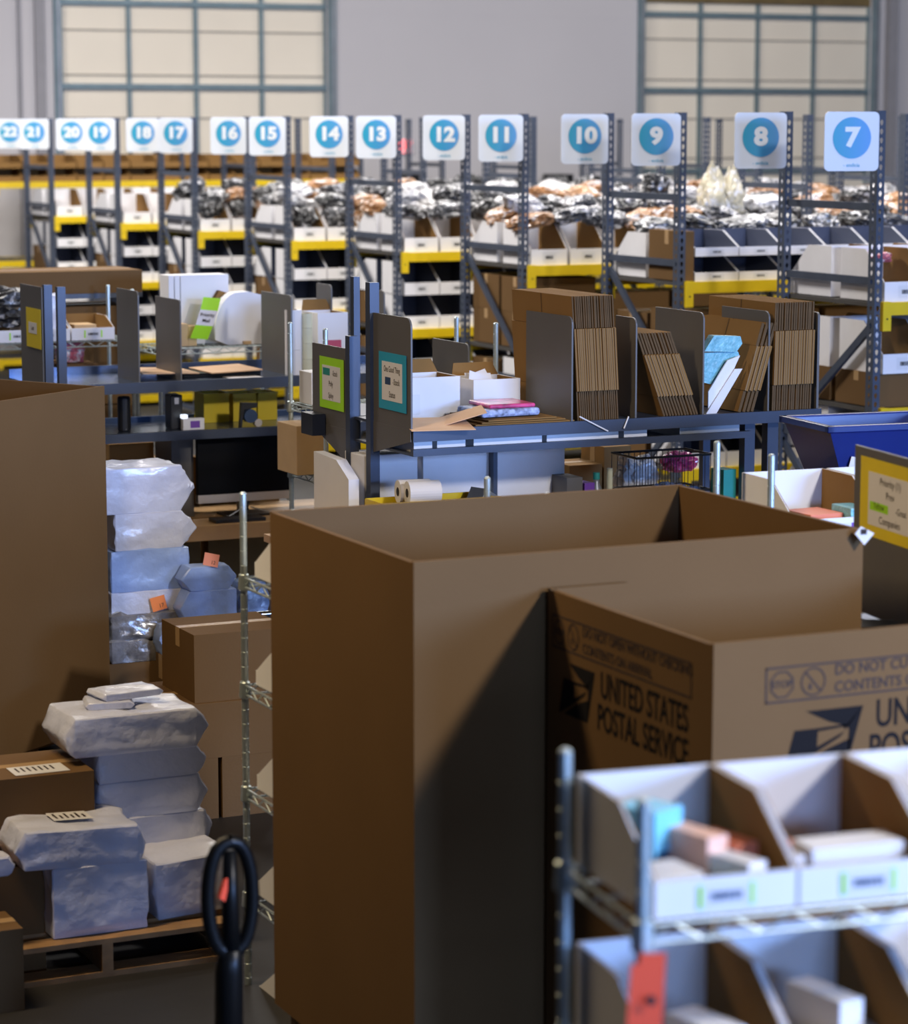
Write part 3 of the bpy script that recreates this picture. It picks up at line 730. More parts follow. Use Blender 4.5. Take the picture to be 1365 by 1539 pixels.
carton('carton', 'kraft carton carrying the blue-lit parcels', 'box', X_(246,1000,Yu-.15), X_(400,1000,Yu-.15), Yu-.17, Yu-.03, Z_(300,1045,Yu-.15), zA) if False else carton('carton', 'tall dark carton carrying the blue-lit parcels', 'box', X_(246,1000,Yu-.15)+.18, X_(400,1000,Yu-.15), Yu-.17, Yu-.035, 0, zA)
carton('carton', 'dark carton carrying the small pale blue-lit parcel', 'box', X_(246,1000,Yu-.15), X_(246,1000,Yu-.15)+.17, Yu-.17, Yu-.035, 0, Z_(260,985,Yu-.15))
def note(label, px, py, Y, w, h, m, rz, tilt):
    p = at(px, py, Y=Y); mb = MB(); mb.box(-w/2, w/2, -.0008, .0008, 0, h, m)
    o = mb.build('paper_note', None, p); o.rotation_euler = (-.15, tilt, rz); tag(o, label, 'note')
    t = MB(); t.text('12' if m == 'pink_note' else '17', (w*.15, -.0015, h*.3), (1,0,0), (0,0,1), h*.4, 'ink_soft'); t.build('writing', o)
note('pink paper note stuck up on the small blue-lit parcel', 316, 851, Yu-.16, .078, .062, 'pink_note', 0, .25)
note('orange paper note on the white parcel in the upper stack', 241, 917, Yu-.035, .075, .068, 'orange_note', 0, -.2)
# cartons column behind the wire shelf with white bins
Yk = 10.55
k0, k1, kz0, kz1 = pxbox(292, 405, 950, 1052, Yk)
carton('carton', 'kraft carton on top of the column behind the wire shelf post', 'box', k0, k1+.1, Yk, Yk+.42, kz0, kz1)
carton('carton', 'large dark carton in the middle of the column behind the wire shelf', 'box', X_(206,1080,Yk), X_(405,1080,Yk)+.1, Yk-.02, Yk+.5, Z_(300,1140,Yk), kz0)
zk = Z_(300,1140,Yk)
carton('carton', 'large dark carton at the bottom of the column behind the wire shelf', 'box', X_(206,1180,Yk), X_(326,1180,Yk), Yk-.02, Yk+.5, 0, zk)
carton('carton', 'kraft carton at the foot of the column, right beside the dark one', 'box', X_(332,1180,Yk), X_(420,1180,Yk), Yk-.02, Yk+.45, 0, zk)
# chrome handled cart behind it
e = empty('platform_truck', 'flat cart with bright chrome bent handle behind the kraft carton', 'cart', (at(385, 930, Y=11.15).x, 11.15, 0))
mb = MB(); mb.box(-.25, .45, .0, .75, .19, .22, 'black_plastic'); mb.build('deck', e)
zh = Z_(385, 925, 11.15)
pts = [(-.17, .02, .22), (-.17, .02, zh-.10), (-.155, .02, zh-.05), (-.12, .02, zh-.015), (-.06, .02, zh), (.26, .02, zh), (.33, .02, zh-.02), (.36, .02, zh-.07), (.36, .02, .22)]
mb = MB(); mb.tube(pts, .014, 'chrome_bright', 12); mb.build('handle', e, smooth=True)
for x in (-.18, .38):
    for y in (.08, .66):
        mb = MB(); mb.lathe((x, y, .08), [(.03,-.02),(.08,-.018),(.08,.018),(.03,.02)], 'black_plastic', 16, 'x'); mb.box(x-.03, x+.03, y-.02, y+.02, .08, .19, 'galv_steel'); mb.build('wheel', e)

# --- pallet jack in front of the parcels
hx = at(345, 1262, F=6.75); bx, by = hx.x, hx.y
e = empty('pallet_jack', 'black pallet jack with loop handle and orange trigger, in front of the parcels', 'pallet jack', (bx, by, 0))
zt = hx.z
loop = []
for k in range(25):
    a = 2*math.pi*k/24; cxx = .062*math.copysign(abs(math.sin(a))**.8, math.sin(a)); czz = -.155+.15*math.cos(a)
    loop.append((cxx, 0, zt+czz))
mb = MB(); mb.tube(loop, .019, 'black_gloss', 10, False); mb.build('handle_loop', e, smooth=True)
mb = MB(); mb.tube([(0,0,zt-.03),(0,0,zt-.30)], [.018,.026], 'black_gloss', 10); mb.build('handle_grip', e, smooth=True)
mb = MB(); mb.hexa([(-.035,-.016,zt-.15),(-.020,-.016,zt-.16),(-.020,.0,zt-.16),(-.035,.0,zt-.15),(-.018,-.016,zt-.10),(-.004,-.016,zt-.095),(-.004,0,zt-.095),(-.018,0,zt-.10)], 'orange_tag'); mb.build('release_trigger', e)
mb = MB(); mb.tube([(0,0,zt-.29),(0,.015,zt-.36),(.0,.03,.42)], [.030,.038,.040], 'black_gloss', 12); mb.build('shaft', e, smooth=True)
mb = MB(); mb.lathe((0,.03,.14), [(.07,0),(.07,.12),(.05,.15),(.05,.3),(.03,.3)], 'black_plastic', 16); mb.build('pump', e)
for s in (-1, 1):
    mb = MB(); mb.lathe((s*.05,.03,.09), [(.03,-.025),(.09,-.022),(.09,.022),(.03,.025)], 'black_plastic', 18, 'x'); mb.build('steer_wheel', e)
    mb = MB(); mb.box(s*.19-.08, s*.19+.08, .12, 1.15, .045, .085, 'black_plastic'); mb.build('fork', e)
    mb = MB(); mb.lathe((s*.19,1.05,.04), [(.02,-.04),(.04,-.038),(.04,.038),(.02,.04)], 'black_plastic', 12, 'x'); mb.build('load_roller', e)
mb = MB(); mb.box(-.27, .27, .08, .16, .05, .40, 'black_plastic'); mb.build('frame', e)

# ------------------------------------------------------------------ wire shelf with white bins left of the tall box
pL = at(365, 742, F=8.92)
lv = [Z_(367, y, pL.y) for y in (1503, 1345, 1186, 1030, 868)]
su = shelf_unit('chrome wire shelving with white bins, left of the tall plain box', (pL.x, pL.y-.46, 0), 0, .92, .46, pL.z, lv)
pb = bin_proto(.28, .40, .17, .05, label=False, inside='white_card', cut=.5); PROTO.append(pb)
for i, z in enumerate(lv):
    for k in range(2):
        dup(pb, (pL.x+.025+.29*k+.28, pL.y-.04, z+.008), math.pi, f'white bin, {("left","right")[k]} one on the {ORD[4-i]} shelf down beside the tall box', 'white bins left of the tall box')

# ------------------------------------------------------------------ front wire shelf with bins (lower right)
pN = at(968, 1205, z=1.83); pF = at(850, 1130, z=1.83)
rz = math.atan2(pF.y-pN.y, pF.x-pN.x)-math.pi/2; Df = (pF-pN).length
zs1 = at(975, 1392, F=pN.x*st+pN.y*ct).z+.0
fs = shelf_unit('chrome wire shelving with white bins at the lower right front', (pN.x, pN.y, 0), rz, 1.22, Df, 1.83, [zs1-.315*2, zs1-.315, zs1, ])
Lm = local(fs)
fb = bin_proto(.262, .375, .165, .066, inside='kraft', barc='navy', edge='lime_sheet', big=.95); PROTO.append(fb)
fb2 = bin_proto(.262, .375, .165, .066, inside='kraft', barc='navy', edge='lime_sheet', big=.95); PROTO.append(fb2)
for j, z in enumerate((zs1, zs1-.315)):
    for k in range(3):
        p = Lm @ Vector((.022+.268*k, .0, z+.008))
        o = dup(fb, p, rz, f'barcoded white bin, {("upper","lower")[j]} shelf at the lower right, {ORD[k]} from the left', 'bins on the lower right shelf')
def item(name, label, cat, sh, x0, x1, y0, y1, z0, z1, m, rz2=0, tilt=0, group=None, rolled=None):
    """small carton standing in a bin of shelf matrix sh"""
    w, d, h = (x1-x0)/2, (y1-y0)/2, z1-z0
    mb = MB(); mb.box(-w, w, -d, d, 0, h, m); o = mb.build(name, None, sh @ Vector(((x0+x1)/2, (y0+y1)/2, z0)), rz+rz2, bevel=.002)
    o.rotation_euler.x = tilt; tag(o, label, cat, group); return o
z = zs1+.016
bl = item('skincare_box', 'light blue box leaning at the back of the first upper bin', 'box', Lm, .07, .15, .20, .29, z+.0, z+.125, 'light_blue', .5, .0)
t = MB(); t.box(-.03, .03, -.0465, -.045, .01, .05, 'navy'); t.build('print_panel', bl)
item('skincare_box', 'peach box standing in the middle of the first upper bin', 'box', Lm, .145, .195, .12, .24, z, z+.092, 'peach', .35)
item('skincare_box', 'white long box lying across the first upper bin', 'box', Lm, .170, .215, .03, .22, z+.02, z+.065, 'white_card', .38)
item('skincare_box', 'coral box behind the white long box in the first upper bin', 'box', Lm, .205, .255, .12, .24, z, z+.075, 'coral', .30)
item('skincare_box', 'flat pale blue box at the front of the first upper bin', 'box', Lm, .03, .15, .03, .13, z, z+.03, 'cyan_bubble', -.1)
item('skincare_box', 'flat white box on the pale blue one in the first upper bin', 'box', Lm, .03, .13, .05, .15, z+.031, z+.05, 'white_card', .15)
item('skincare_box', 'long white carton in the second upper bin', 'box', Lm, .34, .52, .06, .14, z, z+.072, 'white_card', .02)
item('skincare_box', 'coral packet at the bottom of the second upper bin', 'box', Lm, .34, .50, .16, .28, z, z+.030, 'coral', .02)
item('skincare_box', 'pale green card standing at the left of the second upper bin', 'box', Lm, .305, .325, .06, .18, z, z+.062, 'paper', .05)
z -= .315
item('skincare_box', 'white box standing in the first lower bin', 'box', Lm, .14, .21, .06, .20, z, z+.075, 'white_card', .3)
item('skincare_box', 'small white box standing in the second lower bin', 'box', Lm, .40, .455, .10, .25, z, z+.090, 'white_card', .25)
# orange tag hanging from the near post
pt = at(968, 1425, F=4.31)
mb = MB(); hgt = .135; n = 8
for k in range(n):
    a, b = k/n, (k+1)/n
    f = lambda q: (-.008*math.sin(q*3), -.03-.02*q, -hgt*q)
    p, q = f(a), f(b); w0 = .026 if a > .05 else .012
    mb.hexa([(-w0-.012*b,q[1],q[2]),(.032-.010*b,q[1],q[2]),(.032-.010*b,q[1]+.001,q[2]),(-w0-.012*b,q[1]+.001,q[2]),(-w0-.012*a,p[1],p[2]),(.032-.010*a,p[1],p[2]),(.032-.010*a,p[1]+.001,p[2]),(-w0-.012*a,p[1]+.001,p[2])], 'orange_tag')
tg = mb.build('hang_tag', None, pt, rz-.2); tag(tg, 'orange paper tag hanging from the near post of the lower right shelf', 'tag')
t = MB(); t.lathe((.004,-.05,-.075), [(.009,0),(.009,.0005)], 'ink_soft', 14, 'y'); t.build('printed_mark', tg)
mb = MB(); mb.tube([(.012,-.029,-.004),(.006,-.01,.01),(.002,.0,.03)], .0012, 'paper', 5); mb.build('string', tg)

# ------------------------------------------------------------------ right wire shelf with white bins, yellow sign panel, tote
pN = at(1160, 685, z=1.83); pF = at(1082, 665, z=1.83)
rz3 = math.radians(-4); Dr = (pF-pN).length
zb1 = at(1130, 800, F=9.4).z
rs = shelf_unit('chrome wire shelving with two white bins, right of the tall plain box', (pN.x, pN.y, 0), rz3, 1.22, Dr, 1.83, [.35, .85, zb1-.03])
Rm = local(rs)
rb = bin_proto(.33, .40, .22, .10, inside='kraft', barc='ink', edge='purple', big=1.3); PROTO.append(rb)
for k in range(3):
    dup(rb, Rm @ Vector((.11+.345*k, .03, zb1-.02)), rz3, f'white cut front bin on the right wire shelving, {ORD[k]} from the left', 'bins on the right wire shelving')
rz = rz3
item('skincare_box', 'orange packet in the first bin of the right shelving', 'box', Rm, .20, .34, .10, .26, zb1-.01, zb1+.085, 'coral', .1)
item('skincare_box', 'pale green packet in the first bin of the right shelving', 'box', Rm, .35, .43, .06, .2, zb1-.01, zb1+.105, 'cyan_bubble', 0)
# black divider panel with yellow sheet, on a bench end
pa = at(1285, 668, F=8.55); pbm = at(1365, 689.5, z=pa.z)
dv = Vector((pbm.x-pa.x, pbm.y-pa.y, 0)).normalized()
ang = math.atan2(dv.y, dv.x)
ze0 = at(1300, 918, F=8.5).z
e = empty('packing_bench', 'grey packing bench end at the right edge with yellow sign panel', 'bench', (pa.x, pa.y, 0), ang)
mb = MB(); mb.box(0, .75, 0, .012, ze0, pa.z, 'panel_steel'); mb.build('divider', e, bevel=.004)
mb = MB(); mb.box(-.0, .95, .0, .62, ze0-.05, ze0-.02, 'bench_steel'); mb.build('bench_top', e)
for x in (.12, .88):
    for y in (.05, .57): mb = MB(); mb.box(x-.02, x+.02, y-.02, y+.02, 0, ze0-.05, 'bench_steel'); mb.build('leg', e)
Em = local(e)
def sheet(label, e, m, x0, x1, z0, z1, y, lines, boxes=(), name='paper_sign'):
    """coloured sheet with a white page, in the panel's frame (u along x)"""
    w, h = x1-x0, z1-z0
    o = empty(name, label, 'sign', e @ Vector((x0, y, z0)), e.to_euler().z)
    mb = MB(); mb.box(0, w, -.0015, 0, 0, h, m); mb.build('backing_sheet', o)
    mb = MB(); mb.box(w*.14, w*.88, -.0025, -.0015, h*.15, h*.83, 'paper'); mb.build('page', o)
    mb = MB()
    for tx, cx, cz, sz, sq in lines: mb.text(tx, (w*cx, -.0032, h*cz), (1,0,0), (0,0,1), h*sz, 'ink_soft', .0, 'CENTER', sq)
    mb.build('lettering', o)
    for bx0, bx1, bz0, bz1, bm_ in boxes: mb = MB(); mb.box(w*bx0, w*bx1, -.0029, -.0025, h*bz0, h*bz1, bm_); mb.build('highlight', o)
    return o
zt_, zb_ = at(1303, 684, F=8.5).z, at(1303, 800, F=8.5).z
sheet('yellow sheet with a white printed page on the dark panel at the right edge', Em, 'yellow_sheet', .055, .50, zb_, zt_, -.001, [('Priority (1)', .50, .73, .135, 1.0), ('Prev', .50, .57, .135, 1.0), ('Yellow', .32, .41, .125, .9), ('-Great', .68, .41, .125, .9), ('Companies', .50, .24, .135, 1.0)], [(.17, .47, .345, .455, 'lime_sheet')])
# tag hooked on the panel, device on the bench
pt = at(1300, 797, F=7.9); mb = MB(); mb.hexa([(-.030,0,-.01),(.0,0,-.045),(.0,.001,-.045),(-.030,.001,-.01),(-.012,0,.012),(.030,0,-.010),(.030,.001,-.010),(-.012,.001,.012)], 'paper')
o = mb.build('hang_tag', None, pt, -.3); tag(o, 'white paper tag hooked over the corner of the tall plain box', 'tag')
t = MB(); t.box(-.012, .006, -.002, -.0005, -.012, .004, 'ink_soft'); t.build('printed_mark', o)
pd = at(1325, 936, F=8.15)
e2 = empty('label_printer', 'black device with a green light under the yellow sign panel', 'printer', (pd.x, pd.y, ze0-.02), ang+1.2)
mb = MB(); mb.box(-.10, .10, -.02, .12, 0, .035, 'black_plastic'); mb.build('body', e2, bevel=.004)
mb = MB(); mb.lathe((.03,-.022,.026), [(.003,0),(.003,.002)], 'led_green', 10, 'y'); mb.build('indicator_light', e2)
# tall black thing between the box and the panel
pk = at(1297, 850, F=8.42)
# blue tote on kraft cartons
ta = at(1247, 623, F=10.6); 
e = empty('plastic_tote', 'glossy blue plastic tote bin behind the yellow sign panel', 'bin', (ta.x, ta.y, ta.z-.315), math.radians(-6))
mb = MB(); L_, D_, h_ = .62, .42, .26; i_ = .10
mb.add([(0,0,h_),(L_,0,h_),(L_,D_,h_),(0,D_,h_),(i_,.05,0),(L_-i_,.05,0),(L_-i_,D_-.05,0),(i_,D_-.05,0)], [(0,4,5,1),(1,5,6,2),(2,6,7,3),(3,7,4,0),(4,7,6,5)], 'blue_tote')
mb.add([(.02,.02,h_),(L_-.02,.02,h_),(L_-.02,D_-.02,h_),(.02,D_-.02,h_),(i_+.01,.06,.01),(L_-i_-.01,.06,.01),(L_-i_-.01,D_-.06,.01),(i_+.01,D_-.06,.01)], [(0,1,5,4),(1,2,6,5),(2,3,7,6),(3,0,4,7),(4,5,6,7)], 'blue_tote')
mb.build('tub', e)
mb = MB()
for a, b in (((-.012,-.012),(L_+.012,.02)),((-.012,D_-.02),(L_+.012,D_+.012)),((-.012,-.012),(.02,D_+.012)),((L_-.02,-.012),(L_+.012,D_+.012))): mb.box(a[0], b[0], a[1], b[1], h_-.02, h_+.008, 'blue_tote')
mb.build('rim', e, bevel=.004)
mb = MB(); mb.hexa([(.10,.014,.10),(.14,.024,.05),(.14,.028,.05),(.10,.018,.10),(.11,.012,.14),(.17,.013,.13),(.17,.017,.13),(.11,.016,.14)], 'paper'); mb.build('sticker', e)
carton('carton', 'kraft carton under the blue tote', 'box', ta.x+.05, ta.x+.58, ta.y-.05, ta.y+.33, .0, ta.z-.317)

# ------------------------------------------------------------------ middle packing bench with upright dividers
YB = 10.40; YP = 10.84; ZS = 1.65; XL = 4.70; YG_ = at(530, 600, X=4.70).y; XR = at(1235, 613, Y=YB).x
def yx(px, py=600): return at(px, py, X=XL).y
def bench(label, x, y): return empty('packing_bench', label, 'bench', (x, y, 0))
e = bench('grey steel packing bench in the middle, upright dividers holding flat cartons', XL, YP)
def P_(parent, name, boxes, m, bevel=0):
    mb = MB()
    for b in boxes: mb.box(*b, m)
    ox, oy = parent.location.x, parent.location.y
    for v in mb.v: v.x -= ox; v.y -= oy
    return mb.build(name, parent, bevel=bevel)
P_(e, 'upper_shelf', [(XL, XR, YB+.02, YG_-.03, ZS-.012, ZS), (XL, XR, YB, YB+.02, ZS-.05, ZS+.004)], 'bench_steel')
zl = Z_(700, 672, YB)
P_(e, 'lower_rail', [(XL, X_(1130, 655, YB), YB, YB+.03, zl-.03, zl)], 'bench_steel')
P_(e, 'tray_shelf', [(XL, X_(1130, 655, YB), YB+.03, YG_-.03, zl-.03, zl-.02)], 'bench_steel')
zpt = at(563, 425, X=XL).z
P_(e, 'post', [(XL-.02, XL+.025, YP-.02, YP+.03, 0, zpt)], 'bench_steel')
xa, xb = X_(1116, 680, YB+.1), X_(1131, 680, YB+.1); P_(e, 'leg', [(xa, xb, YB+.08, YB+.13, 0, ZS-.012)], 'bench_steel')
xa, xb = X_(1150, 680, YB+.1), X_(1166, 680, YB+.1); P_(e, 'leg', [(xa, xb, YB+.08, YB+.13, 0, ZS-.012)], 'bench_steel')
xa, xb = X_(742, 680, YB+.45), X_(748, 680, YB+.45); P_(e, 'leg', [(xa, xb, YB+.45, YB+.5, 0, zl-.03)], 'bench_steel')
ZW = 1.10
P_(e, 'work_surface', [(XL-.02, XR+.05, YB-.05, YG_-.03, ZW-.04, ZW)], 'table_wood')
def divider(parent, x, ya, yb, z0, z1, r=.03, t=.008, m='panel_steel'):
    """upright sheet across the bench, near top corner rounded; far edge ya, near edge yb"""
    mb = MB(); pts = [(0, ya, z0), (0, ya, z1)]
    for k in range(6):
        a = math.pi/2*k/5; pts.append((0, yb+r-r*math.sin(a), z1-r+r*math.cos(a)))
    pts.append((0, yb, z0)); ox, oy = parent.location.x, parent.location.y
    mb.prism([(x-ox, y-oy, z) for _, y, z in pts], (t,0,0), m); return mb.build('divider', parent)
# panel with the blue sheet, flared foot
ya, yb = YP-.01, at(619, 600, X=XL).y
zt1 = at(590, 474, X=XL).z
divider(e, XL-.004, ya, yb, ZS-.04, zt1, .045)
mb = MB(); mb.prism([(-.006, ya-YP, ZS-.14), (-.006, ya-YP, ZS+.0), (-.006, yb-YP, ZS+.0), (-.006, yb-YP, ZS-.05)], (.006,0,0), 'panel_steel'); mb.build('bracket', e)
# sheet on -X face: u runs towards the camera
def side_sheet(label, X, y0, y1, z0, z1, m, lines, boxes=()):
    T = Matrix.Translation((X, y0, z0)) @ Matrix.Rotation(-math.pi/2, 4, 'Z')
    return sheet(label, T, m, 0, y0-y1, 0, z1-z0, 0, lines, boxes) if False else sheet_at(label, T, m, y0-y1, z1-z0, lines, boxes)
def sheet_at(label, T, m, w, h, lines, boxes):
    o = empty('paper_sign', label, 'sign', T.translation, T.to_euler().z)
    mb = MB(); mb.box(0, w, -.0015, 0, 0, h, m); mb.build('backing_sheet', o)
    mb = MB(); mb.box(w*.12, w*.86, -.0025, -.0015, h*.16, h*.84, 'paper'); mb.build('page', o)
    mb = MB()
    for tx, cx, cz, sz, sq in lines: mb.text(tx, (w*cx, -.0032, h*cz), (1,0,0), (0,0,1), h*sz, 'ink_soft', .005, 'CENTER', sq)
    mb.build('lettering', o)
    for bx0, bx1, bz0, bz1, bm_ in boxes: mb = MB(); mb.box(w*bx0, w*bx1, -.003, -.0025, h*bz0, h*bz1, bm_); mb.build('colour_patch', o)
    return o
XS = XL-.007
side_sheet('blue sheet reading One Good Thing Stock Status on the dark middle panel', XS, at(570,575,X=XS).y, at(611,575,X=XS).y, at(590,617,X=XS).z, at(590,531,X=XS).z, 'cyan_sheet',
    [('One Good Thing', .49, .71, .15, .66), ('-Stock', .65, .50, .15, .75), ('Status', .50, .27, .15, .75)], [(.24, .44, .44, .57, 'navy')])
# back to back bench unit with the green sheet
YG = at(530, 600, X=XL).y
g = bench('grey steel bench back to back with the middle one, lime sheet on its end panel', XL, YG+.05)
P_(g, 'post', [(XL-.022, XL+.022, YG-.02, YG+.03, 0, at(530, 505, X=XL).z)], 'bench_steel')
P_(g, 'post', [(XL+.03, XL+.06, YG+.05, YG+.09, 0, at(535, 418, X=XL).z)], 'bench_steel')
yg1, yg0 = at(471, 580, X=XL).y, YG+.03
divider(g, XL-.004, yg1, yg0, at(500, 640, X=XL).z, at(500, 520, X=XL).z, .03)
mb = MB(); zq = at(500, 640, X=XL).z; mb.prism([(-.006, yg1-YG-.05, zq-.02), (-.006, yg1-YG-.05, zq), (-.006, yg0-YG-.05, zq), (-.006, yg0-YG-.05, zq-.16)], (.006,0,0), 'panel_steel'); mb.build('bracket', g)
P_(g, 'upper_shelf', [(XL+.06, XR, YG+.12, YG+.62, ZS-.03, ZS-.015)], 'bench_steel')
P_(g, 'leg', [(XR-.06, XR-.02, YG+.3, YG+.34, 0, ZS-.03)], 'bench_steel')
P_(g, 'work_surface', [(XL+.065, XR, YG+.12, YG+.62, ZW-.04, ZW)], 'table_wood')
for (xl, xr, yt) in ((650, 705, 508),):
    yc = YG+.62; xx = X_(xl, 470, yc); zt = Z_(xl, yt, yc)
    divider(g, xx, yc, yc-.42 if xl < 640 else yc-.40, ZS-.015, zt, .03)
side_sheet('lime green sheet with a Stock Poly page on the dark end panel', XS, at(481,580,X=XS).y, at(517,580,X=XS).y, at(499,615,X=XS).z, at(499,538,X=XS).z, 'lime_sheet',
    [('-Stock', .65, .70, .15, .66), ('Poly', .48, .49, .15, .8), ('Spley', .48, .26, .15, .8)], [(.15, .44, .65, .79, 'teal')])
o = P_(g, 'tag_box', [(XL-.075, XL-.01, yg1-.17, yg1-.03, zq-.05, zq+.05)], 'black_plastic')
P_(o, 'label', [(0,0,0,0,0,0)], 'label_paper') if False else None
# dividers of the middle bench, and its bundles of flat cartons
YD = YB+.55
for (xl, xr, yt, ly) in ((791, 859, 468, 500), (925, 955, 470, 500), (985, 1056, 462, 500), (1085, 1154, 460, 480)):
    xx = X_(xr, 590, YB+.02); yf = at(xl, ly, X=xx).y
    divider(e, xx, min(yf, YG_-.04), YB+.02, ZS, Z_(xr, yt+8, YB+.02), .035)
xx = X_(1228, 560, YB+.02); divider(e, xx, YB+.6, YB+.02, ZS, Z_(1228, 470, YB), .02, .012)
def flat_carton(proto=None):
    pass
def flat_mesh(dy, h, t):
    mb = MB()
    mb.box(0, t, .0, dy, h*.24, h*.74, 'kraft'); mb.box(0, t*.3, -.001, 0, h*.24, h*.74, 'kraft_rib'); 
    mb.box(t*.1, t*.9, .014, dy-.014, h*.743, h, 'kraft'); mb.box(t*.1, t*.9, .012, .0141, h*.743, h, 'kraft_edge')
    mb.box(t*.1, t*.9, .014, dy-.014, 0, h*.237, 'kraft'); mb.box(t*.1, t*.9, .012, .0141, 0, h*.237, 'kraft_edge')
    mb.box(-.0006, 0, dy*.495, dy*.505, h*.78, h+.0005, 'kraft_edge')
    return mb
def bundle(gname, n, pxb0, pxb1, pxt0, dy, ytop, where, t=None):
    xb0, xb1 = X_(pxb0, 615, YB+.015), X_(pxb1, 615, YB+.015)
    hz = Z_((pxb0+pxb1)/2, ytop, YB+.015)-ZS
    xt0 = X_(pxt0, ytop, YB+.015); lean = math.atan2(xt0-xb0, hz); h = hz/math.cos(lean)
    pitch = (xb1-xb0)/n; pr = flat_mesh(dy, h, pitch*.82*math.cos(lean)).build('flat_carton'); tag(pr, 'x', 'cardboard'); PROTO.append(pr)
    for k in range(n):
        o = dup(pr, (xb0+pitch*k, YB+.015+random.uniform(0, .006), ZS+.001+(abs(math.sin(lean))*pitch*.82 if lean > 0 else 0)), 0, f'flattened kraft carton, {ORD[k]} from the left in the bundle {where}', gname)
        o.rotation_euler.y = lean+random.uniform(-.004, .004)
bundle('flat cartons of the leftmost bundle', 20, 871, 933, 862, .62, 445, 'right of the folded shirts')
bundle('flat cartons of the leaning bundle', 12, 1000, 1054, 958, .40, 500, 'that leans left')
bundle('flat cartons leaning right', 4, 1112, 1137, 1148, .60, 488, 'of four leaning right')
bundle('flat cartons of the rightmost bundle', 17, 1162, 1222, 1168, .62, 455, 'at the right bench end')
# folded bubble mailers stuck between
xx = X_(1062, 600, YB+.03); zt = Z_(1080, 505, YB+.05)
mb = MB(); w = .17
def fl(pts, m, off): mb.prism([Vector(p) for p in pts], off, m)
fl([(0,0,.0),(.055,0,.0),(.19,0,.20),(.15,0,.20)], 'paper', (0,.006,0))
o = mb.build('folded_mailer', None, (xx+.005, YB+.04, ZS+.002)); tag(o, 'white folded mailer leaning between the dividers in front of four cartons', 'mailer')
mb = MB(); hh = zt-ZS
fl([(.0,.02,.17),(.07,.02,.15),(.20,.02,.30),(.19,.02,.33),(.0,.02,.33)], 'cyan_bubble', (0,.02,0)); fl([(.0,.0,.34),(.17,.0,.33),(.20,.0,.375),(.19,.0,.415),(.05,.0,.425)], 'cyan_bubble', (0,.05,0))
for v in mb.v: v.z *= hh/.425
o = mb.build('bubble_mailer', None, (xx+.004, YB+.06, ZS+.002)); tag(o, 'pale turquoise bubble mailer folded over, between the dividers of the middle bench', 'mailer')
mb = MB(); fl([(.02,.0,.0),(.05,.0,.0),(.185,.0,.26),(.12,.0,.24),(.02,.0,.10)], 'white_card', (0,.008,0))
o = mb.build('folded_mailer', None, (xx+.002, YB+.05, ZS+.002)); tag(o, 'grey white folded carton under the turquoise bubble mailer', 'mailer')
# things lying on the upper shelf
def slab(name, label, cat, pxl, pxr, y0, y1, z0, z1, m, rz=0, group=None, py=620, tilt=(0,0), bevel=.002):
    ym = y0; xa, xb = X_(pxl, py, ym), X_(pxr, py, ym)
    mb = MB(); w, d, h = (xb-xa)/2, (y1-y0)/2, z1-z0; mb.box(-w, w, -d, d, 0, h, m)
    o = mb.build(name, None, ((xa+xb)/2, (y0+y1)/2, z0), rz, bevel=bevel); o.rotation_euler.x, o.rotation_euler.y = tilt; return tag(o, label, cat, group)
for k in range(3):
    slab('cardboard_sheet', f'brown cardboard sheet lying on the middle bench shelf, {ORD[k]} from the bottom', 'cardboard', 715+8*k, 864-14*k, YB+.03, YB+.40, ZS+.001+.009*k, ZS+.008+.009*k, 'kraft', .02*k, 'flat sheets under the folded shirts')
zc_ = ZS+.03
slab('folded_shirt', 'blue and white patterned folded shirt in clear plastic on the brown sheets', 'clothing', 722, 812, YB+.08, YB+.32, zc_, zc_+.035, 'floral', .05, bevel=.012)
slab('folded_shirt', 'red patterned folded shirt lying on the blue patterned one', 'clothing', 738, 806, YB+.10, YB+.34, zc_+.036, zc_+.055, 'magenta', -.03, bevel=.008)
o = slab('kraft_envelope', 'pale kraft envelope hanging over the front edge of the middle bench shelf', 'envelope', 632, 722, YB-.05, YB+.22, ZS+.012, ZS+.016, 'kraft_light', -.22, tilt=(.10, 0))
o = slab('kraft_envelope', 'pale kraft envelope tilted up on the folded shirts', 'envelope', 655, 742, YB+.02, YB+.24, ZS+.03, ZS+.034, 'kraft_light', -.35, tilt=(.05, -.28))
def open_carton(name, label, cat, x0, x1, y0, y1, z0, z1, m='white_card', inner='kraft', group=None, t=.006, flaps=True):
    e = empty(name, label, cat, ((x0+x1)/2, (y0+y1)/2, z0), 0, group); w, d, h = (x1-x0)/2, (y1-y0)/2, z1-z0
    mb = MB(); mb.box(-w, w, -d, d, 0, t, m)
    for a, b in (((-w,-d),(w,-d+t)),((-w,d-t),(w,d)),((-w,-d+t),(-w+t,d-t)),((w-t,-d+t),(w,d-t))):
        mb.box(a[0], b[0], a[1], b[1], t, h, m)
    mb.box(-w+t, -w+t*1.3, -d+t, d-t, t, h-.002, inner); mb.box(w-t*1.3, w-t, -d+t, d-t, t, h-.002, inner)
    mb.build('body', e)
    if flaps:
        mb = MB(); fl_ = min(.12, d*.7)
        mb.prism([(-w, d, h), (w, d, h), (w-.02, d+fl_*.35, h+fl_*.7), (-w+.02, d+fl_*.35, h+fl_*.7)], (0,.004,0), inner); mb.build('flap', e)
    return e
xa, xb = X_(615, 610, YB+.36), X_(700, 610, YB+.36)
eo = open_carton('carton', 'white open carton on the middle bench beside the blue sheet panel', 'box', xa, xb, YB+.42, YB+.66, ZS+.001, Z_(650, 567, YB+.42))
mb = MB(); mb.box(-.13, -.06, -.1235, -.122, .02, .11, 'label_paper'); mb.build('label', eo)
